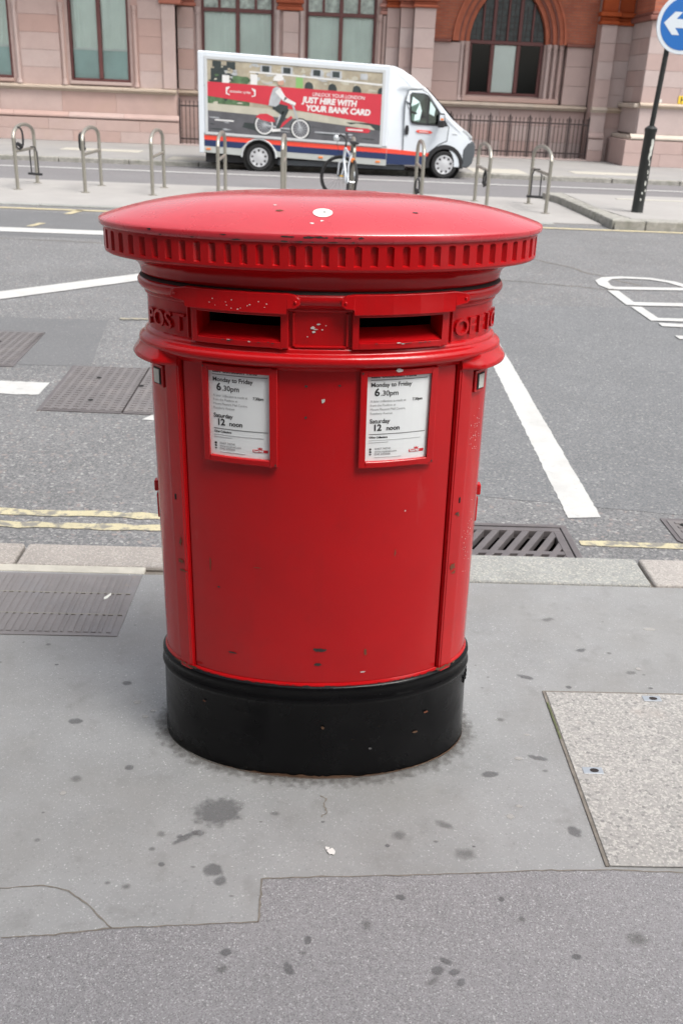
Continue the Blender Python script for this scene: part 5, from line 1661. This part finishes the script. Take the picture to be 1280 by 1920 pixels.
tubep('brake_cable', [(-.14, .74, 1.03), (-.17, .80, .90), (-.10, .90, .76), (0, .93, .70)], .004, 'dark_part', 6)
b = MB(); b.lathe([(0, .035), (.02, .04), (.04, .015)], (-.02, -.02, .70), 'y', 12); b.build('rear_reflector', 'amber', bk, smooth=50)
tubep('mudguard_stay', [(-.05, .05, .66), (.05, .05, .66)], .02, 'dark_part')

# ================================================================== KEEP LEFT SIGN
sg_ = empty('road_sign', (5.145, 16.13, ZT), (0, R(.9), 0))
tag(sg_, 'round blue road sign with white arrow on a worn black pole', 'road sign')
b = MB(); b.lathe([(-.1, .098), (.0, .098), (.02, .092), (1.20, .088), (1.215, .096), (1.26, .096), (1.275, .080), (1.30, .046)], (0, 0, 0), 'z', 24); b.build('lower_pole', 'pole_black', sg_, smooth=40)
b = MB(); b.tube([(0, 0, 1.26), (.055, 0, 3.10)], .040, 16); b.build('upper_pole', 'pole_black', sg_, smooth=50)
# flaked paint on the pole
for (a, z, w_, h_) in [(-1.2, .98, .030, .10), (-1.35, .86, .016, .08), (-1.1, .74, .010, .05), (-1.25, .45, .014, .04), (-1.5, .30, .012, .02), (-1.0, .34, .012, .03), (-1.1, .62, .012, .03), (-.95, .55, .008, .02), (-1.6, .2, .01, .02), (-1.15, 1.05, .014, .03)]:
    b = MB()
    b.face([((.0925) * math.cos(a + p[0] / .09), (.0925) * math.sin(a + p[0] / .09), p[1]) for p in blob(0, z, w_, h_, 12, .4)])
    b.build('flaked_paint', 'tab', sg_, recalc=False)
b = MB(); b.face([(.045 + p[0], -.0415, p[1]) for p in blob(.016, 1.66, .018, .035, 10, .3)]); b.build('sticker_scrap', 'sticker', sg_, recalc=False)
cx, cz, rd = .205, 2.735, .415
b = MB(); b.lathe([(0, rd - .004), (.006, rd), (.016, rd), (.02, rd - .004)], (cx, -.075, cz), 'y', 64); dsc = b.build('sign_disc', 'sign_white', sg_, smooth=30)
b = MB(); b.lathe([(0, rd * .865), (.001, rd * .865)], (cx, -.0785, cz), 'y', 64); b.build('blue_field', 'sign_blue', dsc)
def ar(p): return (cx + p[0], -.0812, cz + p[1])
b = MB(); b.face([ar(p) for p in [(-.31, 0), (-.165, .155), (-.05, .155), (-.13, .060), (.30, .060), (.30, -.060), (-.13, -.060), (-.05, -.155), (-.165, -.155)]]); b.build('arrow', 'sign_white', dsc, recalc=False)
b = MB(); b.box(cx - .22, cx + .05, -.052, -.04, cz - .12, cz - .07); b.box(cx - .22, cx + .05, -.052, -.04, cz + .1, cz + .15); b.build('bracket', 'sign_back', sg_)

# ================================================================== VAN
OV = (.3, 23.85, ZR)
van = empty('delivery_van', OV)
tag(van, 'white box van with red cycling advert on its side parked across the street', 'van')
VY = 22.90                       # near side
VW = 1.95
def vz(x, z): return z - .034 * (x + 2.7)       # the body sits nose-down
def V(): return MB(OV)
def vquad(name, poly, y, mat, par, th=.004):
    """flat panel on the near side of the body; poly in (x, z)"""
    b = V(); b.prism_xz([(p[0], vz(*p)) for p in poly], y - th, y); return b.build(name, mat, par)
# box body with rear wheel notch in the skirt
X0, X1 = -2.70, 1.47
b = V()
b.prism_xz([(X0, vz(X0, .66)), (X1, vz(X1, .66)), (X1, vz(X1, 2.32)), (X0, vz(X0, 2.32))], VY, VY + VW)
bx_ = b.build('cargo_box', 'van_white', van, bevel=.03, seg=3)
# aluminium corner frame round the advert
def arch_notch(cx, cz, r, z0, n=10):
    a0 = math.asin(max(-1, min(1, (z0 - cz) / r)))
    return [(cx + r * math.cos(PI - a0 - (PI - 2 * a0) * k / n), cz + r * math.sin(PI - a0 - (PI - 2 * a0) * k / n)) for k in range(n + 1)]
zs0 = .27
poly = [(X0 + .10, vz(X0, zs0))] + arch_notch(-1.38, .20, .37, vz(-1.38, zs0)) + [(X1, vz(X1, zs0)), (X1, vz(X1, .66)), (X0 + .10, vz(X0, .66))]
b = V(); b.prism_xz(poly, VY + .012, VY + .06); sk = b.build('skirt', 'skirt', van)
b = V(); b.prism_xz([(p[0], p[1]) for p in poly], VY + VW - .06, VY + VW - .012); b.build('skirt', 'skirt', van)
b = V(); b.prism_xz([(X0, vz(X0, .255)), (X0 + .10, vz(X0, .255)), (X0 + .10, vz(X0, 2.30)), (X0, vz(X0, 2.30))], VY - .006, VY + .05); b.build('corner_post', 'van_white', van, bevel=.01)
b = V(); b.prism_xz([(X0, vz(X0, .255)), (X0 + .10, vz(X0, .255)), (X0 + .10, vz(X0, .66)), (X0, vz(X0, .66))], VY + .05, VY + VW); b.build('rear_sill', 'bumper', van)
b = V(); b.box(X0 + .12, X1, VY + .16, VY + VW - .16, .06, .60); b.build('chassis', 'dark_part', van)
b = V(); b.box(-.95, 1.9, VY + .12, VY + .22, .05, .16); b.build('chassis_rail', 'bumper', van)
# stripes
def stripe(x0, x1, z0, z1, mat, y, cut=None):
    n = 30
    xs_ = [x0 + (x1 - x0) * k / n for k in range(n + 1)]
    b = V()
    for k in range(n):
        a, c = xs_[k], xs_[k + 1]
        def low(x):
            l = z0
            if cut and abs(x - cut[0]) < cut[2]:
                h = cut[1] + math.sqrt(cut[2] ** 2 - (x - cut[0]) ** 2) + .034 * (x + 2.7)
                l = max(l, h)
            return min(l, z1)
        la, lc = low(a), low(c)
        if z1 - la < .002 and z1 - lc < .002: continue
        b.prism_xz([(a, vz(a, la)), (c, vz(c, lc)), (c, vz(c, z1)), (a, vz(a, z1))], y - .003, y)
    return b.build('stripe', mat, van)
stripe(X0 + .11, X1 - .005, .535, .632, 'orange', VY + .0115, (-1.38, .20, .40))
stripe(X0 + .11, X1 - .005, .405, .534, 'navy', VY + .0115, (-1.38, .20, .40))
# rear arch trim
b = V(); b.tube([(p[0], VY + .02, p[1]) for p in arch_notch(-1.38, .20, .385, .20)], .022, 8); b.build('wheel_arch', 'van_grey', van, smooth=50)
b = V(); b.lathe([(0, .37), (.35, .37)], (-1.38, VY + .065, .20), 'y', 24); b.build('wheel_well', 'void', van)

# advert panel: frame, then the print in flat layers
AX0, AX1, AZ0, AZ1 = -2.50, 1.30, .705, 2.165
for (x0, x1, z0, z1) in ((AX0 - .06, AX0, AZ0 - .05, AZ1 + .06), (AX1, AX1 + .06, AZ0 - .05, AZ1 + .06), (AX0, AX1, AZ1, AZ1 + .06), (AX0, AX1, AZ0 - .05, AZ0)):
    vquad('advert_frame', [(x0, z0), (x1, z0), (x1, z1), (x0, z1)], VY, 'van_grey', van, .014)
ad = vquad('advert_panel', [(AX0, AZ0), (AX1, AZ0), (AX1, AZ1), (AX0, AZ1)], VY, 'ad_stone', van, .004)
lay = [0]
def adp(name, poly, mat, up=1):
    # poly in fractions of the panel (u from left, v from bottom)
    lay[0] += 1
    b = V()
    y = VY - .0045 - .0006 * up
    b.face([(AX0 + (AX1 - AX0) * p[0], y, vz(AX0 + (AX1 - AX0) * p[0], AZ0 + (AZ1 - AZ0) * p[1])) for p in poly])
    return b.build(name, mat, ad, recalc=False)
def rect(u0, v0, u1, v1): return [(u0, v0), (u1, v0), (u1, v1), (u0, v1)]
adp('print_street', rect(0, 0, 1, .30), 'ad_road')
adp('print_kerb', [(0, .30), (0, .40), (1, .36), (1, .20), (.55, .27)], 'ad_kerb', 2)
adp('print_dark_doorway', rect(.02, .62, .16, .93), 'ad_dark')
adp('print_tree', blob(.185, .70, .06, .11, 14, .3), 'ad_green', 2)
adp('print_planter', rect(0, .40, .24, .52), 'ad_green', 2)
adp('print_white_wall', rect(.085, .66, .125, .80), 'ad_white', 3)
adp('print_white_wall', rect(.245, .70, .285, .84), 'ad_white', 2)
for u in (.03, .11):
    adp('print_window', rect(u, .90, u + .05, .985), 'ad_dark', 2)
for u in (.30, .42, .59, .70, .86):
    adp('print_window', rect(u, .87, u + .065, .975), 'ad_grey' if u < .8 else 'ad_stone', 2)
    adp('print_window', rect(u + .012, .885, u + .053, .965), 'ad_dark' if u < .8 else 'ad_grey', 3)
adp('print_sill', [(.24, .86), (.52, .855), (1, .82), (1, .845), (.52, .875), (.24, .88)], 'ad_white', 4)
adp('print_green_door', rect(.505, .66, .545, .845), 'ad_lime', 2)
for u in (.555, .69, .83, .975):
    adp('print_archway', [(u, .62), (min(1, u + .05), .62), (min(1, u + .05), .74), (min(1, u + .04), .785), (u + .022, .80), (u + .006, .78), (u, .74)], 'ad_dark', 2)
rp = random.Random(5)
for k in range(90):
    u, v = rp.uniform(.02, .97), rp.uniform(.70, .97)
    w_, h_ = rp.uniform(.006, .03), rp.uniform(.008, .035)
    adp('print_detail', blob(u, v, w_, h_, 7, .4), rp.choice(['ad_stone', 'ad_kerb', 'ad_grey', 'ad_stone', 'ad_dark' if w_ < .014 else 'ad_kerb']), 1 + .3 * rp.random())
for k in range(40):
    u, v = rp.uniform(.02, .97), rp.uniform(.02, .26)
    adp('print_detail', blob(u, v, rp.uniform(.01, .06), rp.uniform(.004, .012), 7, .4), rp.choice(['ad_road', 'ad_dark', 'ad_road', 'ad_grey']), 1.2 + .3 * rp.random())
for k in range(26):
    adp('print_detail', blob(rp.uniform(.0, .24), rp.uniform(.40, .80), rp.uniform(.006, .02), rp.uniform(.01, .03), 7, .5), rp.choice(['ad_green', 'ad_dark', 'ad_green', 'ad_kerb']), 2.2 + .5 * rp.random())
# red band across the print
adp('print_red_band', [(0, .50), (.34, .435), (1, .275), (1, .705), (0, .695)], 'ad_red', 5)
adp('print_dark_car', [(.80, .28), (.86, .22), (1, .20), (1, .30)], 'ad_dark', 4)
adp('print_pale_car', [(.80, .235), (.88, .215), (.97, .20), (.94, .26), (.86, .275)], 'ad_kerb', 6)
adp('print_lane_mark', rect(.04, .165, .15, .185), 'ad_white', 3)
adp('print_lane_mark', rect(.62, .10, .84, .118), 'ad_grey', 3)
adp('print_shadow', [(.20, .10), (.30, .05), (.42, .045), (.30, .16), (.21, .17)], 'ad_dark', 3)
# text on the band
def adtext(body, u, v, size, mat='ad_white', up=8, **kw):
    return text_obj('advert_text', body, size, mat, ad, lambda x, y, w_: (AX0 + (AX1 - AX0) * u + x - OV[0], VY - .0045 - .0006 * up - OV[1], vz(AX0 + (AX1 - AX0) * u + x, AZ0 + (AZ1 - AZ0) * v + y) - OV[2]), **kw)
adtext('UNLOCK YOUR LONDON', .60, .612, .100, offset=.001, shear=.12, spacing=.95)
adtext('JUST HIRE WITH', .545, .510, .165, offset=.008, shear=.15, spacing=.98)
adtext('YOUR BANK CARD', .565, .400, .165, offset=.008, shear=.15, spacing=.98)
adtext('santander cycles', .125, .572, .070, offset=.001, spacing=1.0)
for (u, s_) in ((.105, 1), (.275, -1)):
    adp('print_bracket', [(u, .545), (u + s_ * .022, .53), (u + s_ * .022, .545), (u + s_ * .008, .555), (u + s_ * .008, .60), (u + s_ * .022, .635), (u + s_ * .022, .65), (u, .635)], 'ad_white', 8)
# red badge low on the right of the print
adp('print_badge', [(.80, .155), (.93, .150), (.945, .185), (.93, .215), (.80, .21)], 'ad_red', 8)
adp('print_badge_line', rect(.81, .172, .90, .192), 'ad_white', 9)
# cyclist in the print
def disc(u, v, r, n=20, asp=(AX1 - AX0) / (AZ1 - AZ0)):
    return [(u + r * math.cos(2 * PI * k / n) / asp, v + r * math.sin(2 * PI * k / n)) for k in range(n)]
ASP = (AX1 - AX0) / (AZ1 - AZ0)
def ringp(name, u, v, r, wd, mat, up):
    n = 28
    b = V()
    y = VY - .0045 - .0006 * up
    def P_(rr_, k):
        uu = u + rr_ * math.cos(2 * PI * k / n) / ASP; vv = v + rr_ * math.sin(2 * PI * k / n)
        x = AX0 + (AX1 - AX0) * uu
        return (x, y, vz(x, AZ0 + (AZ1 - AZ0) * vv))
    o = b.pts([P_(r, k) for k in range(n)]); i = b.pts([P_(r - wd, k) for k in range(n)])
    for k in range(n):
        j = (k + 1) % n
        b.idx([o[k], o[j], i[j], i[k]])
    return b.build(name, mat, ad, recalc=False)
W1, W2 = (.325, .155), (.535, .135)
for w_ in (W1, W2):
    adp('print_wheel_inside', disc(w_[0], w_[1], .135), 'ad_road', 6)
    ringp('print_wheel', w_[0], w_[1], .155, .022, 'ad_dark', 7)
    ringp('print_wheel', w_[0], w_[1], .135, .020, 'ad_white', 8)
    for k in range(8):
        a = PI * k / 8
        dx, dy = .115 * math.cos(a), .115 * math.sin(a)
        nx, ny = -math.sin(a) * .0035, math.cos(a) * .0035
        adp('print_spoke', [(w_[0] + (dx + nx) / ASP, w_[1] + dy + ny), (w_[0] - (dx - nx) / ASP, w_[1] - dy + ny), (w_[0] - (dx + nx) / ASP, w_[1] - dy - ny), (w_[0] + (dx - nx) / ASP, w_[1] + dy - ny)], 'ad_grey', 8)
def limb(p0, p1, w0, w1, mat, up, name='print_cyclist'):
    dx, dy = (p1[0] - p0[0]) * ASP, p1[1] - p0[1]
    l = math.hypot(dx, dy); nx, ny = -dy / l, dx / l
    return adp(name, [(p0[0] + nx * w0 / ASP, p0[1] + ny * w0), (p0[0] - nx * w0 / ASP, p0[1] - ny * w0), (p1[0] - nx * w1 / ASP, p1[1] - ny * w1), (p1[0] + nx * w1 / ASP, p1[1] + ny * w1)], mat, up)
adp('print_mudguard', [(.275, .26), (.30, .305), (.34, .315), (.375, .28), (.39, .21), (.36, .20), (.31, .225)], 'ad_red', 9)
limb((.415, .14), (.485, .30), .02, .018, 'ad_red', 9, 'print_frame')
limb((.325, .16), (.41, .13), .012, .012, 'ad_grey', 9, 'print_frame')
limb((.49, .46), (.535, .14), .014, .012, 'ad_grey', 9, 'print_frame')
limb((.475, .47), (.50, .50), .012, .012, 'ad_grey', 10, 'print_frame')
limb((.385, .44), (.435, .34), .055, .04, 'ad_dark', 11)
limb((.435, .36), (.405, .16), .04, .028, 'ad_grey', 10)
limb((.375, .43), (.46, .40), .05, .045, 'ad_dark', 12)
limb((.455, .41), (.40, .10), .04, .026, 'ad_dark', 11)
limb((.37, .085), (.42, .10), .022, .016, 'ad_white', 13)
adp('print_cyclist', [(.35, .43), (.36, .56), (.375, .67), (.395, .70), (.42, .68), (.43, .58), (.41, .46), (.39, .42)], 'ad_grey', 13)
limb((.40, .655), (.445, .525), .045, .032, 'ad_white', 14)
limb((.44, .535), (.505, .475), .032, .02, 'ad_white', 14)
adp('print_cyclist', disc(.418, .765, .050), 'ad_skin', 13)
adp('print_cyclist', [(.375, .775), (.38, .83), (.40, .862), (.425, .858), (.435, .82), (.432, .79), (.405, .775)], 'ad_white', 14)

# cab: lofted profile, narrower at the roof
WX, WZ, WR = 2.78, .19, .40
prof = [(1.46, vz(1.46, .30)), (2.36, .17)] + arch_notch(WX, WZ, WR, .17)[1:-1] + [(3.17, .16), (3.30, .16), (3.38, .26), (3.42, .44), (3.425, .60), (3.41, .72), (3.36, .82), (3.25, .915), (3.12, 1.00), (2.93, 1.14), (2.62, 1.45), (2.28, 1.76), (2.20, 1.80), (1.98, 1.97), (1.72, 2.12), (1.55, 2.18), (1.46, 2.18)]
b = V()
slices = []
yc = VY + VW / 2
for (q, ins, nose) in ((0.0, .0, 0), (.03, .0, 0), (.10, .0, .0), (.5, 0, .0)):
    pass
def cab_slice(y, tumble, shrink):
    out_ = []
    for (x, z) in prof:
        k = max(0, min(1, (z - 1.0) / 1.2))
        side = -1 if y < yc else 1
        xx = x - shrink * max(0, (x - 2.2)) * .5
        out_.append((xx, y + (-side) * tumble * k * k, z - shrink * .05 * (z > 1.5)))
    return out_
W2_ = VW / 2 - .04
sl_ = [(-W2_, .16, .35), (-W2_ * .985, .15, .16), (-W2_ * .90, .10, .05), (0, 0, -.02), (W2_ * .90, .10, .05), (W2_ * .985, .15, .16), (W2_, .16, .35)]
ids = [b.pts(cab_slice(yc + y, t_, s_)) for (y, t_, s_) in sl_]
n = len(prof)
b.idx(ids[0]); b.idx(ids[-1][::-1])
for k in range(len(ids) - 1):
    for q in range(n):
        j = (q + 1) % n
        b.idx([ids[k][q], ids[k][j], ids[k + 1][j], ids[k + 1][q]])
cab = b.build('cab', 'van_white', van, smooth=38)
def cy_(z): # near-side y of the cab skin at height z
    k = max(0, min(1, (z - 1.0) / 1.2))
    return yc - W2_ + .16 * k * k
def cpanel(name, poly, mat, par, lift=.004, th=.02):
    b = V()
    f_ = b.pts([(p[0], cy_(p[1]) - lift, p[1]) for p in poly]); g_ = b.pts([(p[0], cy_(p[1]) + th, p[1]) for p in poly])
    b.idx(f_); b.idx(g_[::-1])
    for k in range(len(poly)):
        j = (k + 1) % len(poly)
        b.idx([f_[j], f_[k], g_[k], g_[j]])
    return b.build(name, mat, par)
# door with seam, glass, handle
cpanel('door_gap', [(1.828, .205), (2.31, .186), (2.413, .432), (2.632, .608), (2.815, .69), (2.835, .985), (2.33, 1.672), (2.165, 1.729), (1.885, 1.714), (1.816, 1.505)], 'bumper', van, .002)
b = V(); b.box(1.462, 1.476, yc - W2_ - .004, yc + W2_ + .004, .30, 2.16); b.build('body_seam', 'van_grey', van)
door = cpanel('cab_door', [(1.84, .22), (2.30, .20), (2.40, .44), (2.62, .62), (2.80, .70), (2.82, .98), (2.32, 1.66), (2.16, 1.715), (1.90, 1.70), (1.83, 1.50)], 'van_white', van, .004)
for o_ in (door,):
    m_ = o_.modifiers.new('bevel', 'BEVEL'); m_.width = .008; m_.segments = 2; m_.limit_method = 'ANGLE'
seal = cpanel('window_seal', [(1.965, 1.075), (2.00, 1.03), (2.10, 1.015), (2.79, .995), (2.76, 1.07), (2.34, 1.615), (2.24, 1.655), (1.97, 1.665), (1.925, 1.62), (1.93, 1.30)], 'dark_part', door, .007, .03)
cpanel('side_window', [(1.985, 1.085), (2.02, 1.055), (2.32, 1.045), (2.32, 1.60), (2.23, 1.635), (1.98, 1.645), (1.945, 1.61), (1.95, 1.30)], 'van_glass', door, .010, -.0085)
cpanel('cab_trim', [(1.99, 1.09), (2.16, 1.07), (2.20, 1.30), (2.14, 1.48), (1.99, 1.58), (1.965, 1.40)], 'curtain_low', door, .0082, -.0075)
cpanel('quarter_window', [(2.36, 1.045), (2.72, 1.035), (2.69, 1.09), (2.36, 1.56)], 'van_glass', door, .010, -.0085)
cpanel('cab_trim', [(2.37, 1.25), (2.48, 1.2), (2.50, 1.35), (2.38, 1.5)], 'curtain_low', door, .0082, -.0075)
cpanel('door_handle', [(1.855, .80), (1.93, .80), (1.94, .90), (1.925, .99), (1.87, .99), (1.85, .90)], 'dark_part', door, .012)
cpanel('door_badge', [(2.14, .850), (2.42, .835), (2.47, .86), (2.42, .895), (2.14, .905), (2.10, .88)], 'orange', door, .007)
cpanel('badge_line', [(2.17, .868), (2.38, .856), (2.38, .872), (2.17, .884)], 'ad_white', door, .0095)
cpanel('fender_badge', [(2.92, .845), (3.02, .835), (3.02, .85), (2.92, .86)], 'van_grey', van, .003)
# sill stripes on the cab
cpanel('stripe', [(1.48, .50), (2.39, .435), (2.41, .47), (2.42, .50), (1.48, .585)], 'orange', van, .0045, .01) if 0 else None
cpanel('stripe', [(1.475, .395), (2.40, .355), (2.435, .43), (1.475, .49)], 'orange', van, .006, .01)
cpanel('stripe', [(1.475, .165), (2.34, .165), (2.36, .28), (2.398, .354), (1.475, .394)], 'navy', van, .006, .01)
# painted grey shadow line of the fairing over the cab, windscreen, lamps, bumper
cpanel('fairing_shadow', [(1.66, 1.79), (1.78, 1.765), (2.10, 1.735), (2.22, 1.755), (2.08, 1.765), (1.80, 1.795)], 'van_grey', van, .002)
b = V(); b.face([(2.285, yc - .80, 1.745), (2.935, yc - .86, 1.145), (2.935, yc + .86, 1.145), (2.285, yc + .80, 1.745)])
ws = b.build('windscreen', 'dark_part', van, recalc=False); ws.location.x += .015; ws.location.z += .012
for sy in (-1, 1):
    y0 = yc + sy * (W2_ - .02)
    b = V(); b.prism_xz([(3.10, .905), (3.18, .86), (3.31, .775), (3.365, .74), (3.37, .80), (3.26, .90), (3.16, .955)], min(y0, y0 - sy * .28) - (.012 if sy < 0 else 0), max(y0, y0 - sy * .28) + (.012 if sy > 0 else 0)); b.build('headlight', 'lamp', van, bevel=.012)
bp = [(3.16, .15), (3.32, .15), (3.41, .25), (3.45, .44), (3.45, .62), (3.40, .715), (3.28, .66), (3.18, .53), (3.175, .40), (3.19, .25)]
b = V(); b.prism_xz(bp, yc - W2_ - .012, yc + W2_ + .012); b.build('bumper', 'bumper', van, bevel=.03, seg=3)
b = V(); b.box(3.449, 3.457, yc - .5, yc + .5, .30, .42); b.build('lower_grille', 'dark_part', van)
# front arch dark liner
arc_o = arch_notch(WX, WZ, .43, .12, 14); arc_i = arch_notch(WX, WZ, .34, .12, 14)
b = V(); b.prism_xz(arc_o + arc_i[::-1], yc - W2_ - .006, yc - W2_ + .25); b.build('wheel_arch', 'dark_part', van)
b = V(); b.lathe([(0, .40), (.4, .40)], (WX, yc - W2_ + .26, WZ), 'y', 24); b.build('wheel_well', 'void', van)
# mirror
b = V(); b.tube([(2.62, cy_(1.06) + .02, 1.06), (2.62, cy_(1.06) - .16, 1.08)], .03, 8); b.build('mirror_arm', 'dark_part', van)
b = V(); b.box(2.55, 2.69, cy_(1.1) - .32, cy_(1.1) - .13, .98, 1.27); mr_ = b.build('mirror', 'dark_part', van, bevel=.03, seg=3)
b = V(); b.box(2.57, 2.67, cy_(1.1) - .328, cy_(1.1) - .318, 1.12, 1.24); b.build('mirror_face', 'sign_white', mr_, bevel=.004)
b = V(); b.box(2.59, 2.66, cy_(1.1) - .332, cy_(1.1) - .326, 1.13, 1.17); b.build('mirror_indicator', 'amber', mr_)
# marker lights
for x in (-2.50, .0, 1.28):
    b = V(); b.box(x - .05, x + .05, VY - .002, VY + .02, vz(x, .325), vz(x, .365)); b.build('marker_light', 'amber', van, bevel=.004)
# wheels
def van_wheel(x, y):
    e_ = None
    b = V()
    r = .295
    b.lathe([(.0, r * .66), (-.005, r * .72), (-.01, r * .90), (.01, r * .97), (.03, r), (.17, r), (.19, r * .96), (.20, r * .7)], (x, y, WZ + .005), 'y', 36)
    ty = b.build('wheel', 'tyre', van, smooth=40)
    b = V(); b.lathe([(.004, r * .69), (-.006, r * .68), (-.009, r * .63), (-.004, r * .60), (-.006, r * .40), (-.014, r * .22), (-.018, r * .1), (-.018, .001)], (x, y, WZ + .005), 'y', 36); b.build('rim', 'rim', ty, smooth=35)
    for k in range(9):
        a = 2 * PI * k / 9 + .2
        b = V()
        b.face([(x + r * rr_ * math.cos(a + da), y - .001 + (.004 if rr_ < .5 else .002), WZ + .005 + r * rr_ * math.sin(a + da)) for rr_, da in ((.42, -.10), (.57, -.15), (.595, 0), (.57, .15), (.42, .10))])
        o_ = b.build('rim_slot', 'dark_part', ty, recalc=False); o_.location.y -= .012
    return ty
van_wheel(-1.38, VY + .05); van_wheel(WX, VY + .05)
van_wheel(-1.38, VY + VW - .25); van_wheel(WX, VY + VW - .25)
b = V(); b.box(-1.5, -1.26, VY + .2, VY + VW - .2, .12, .26); b.build('rear_axle', 'dark_part', van)
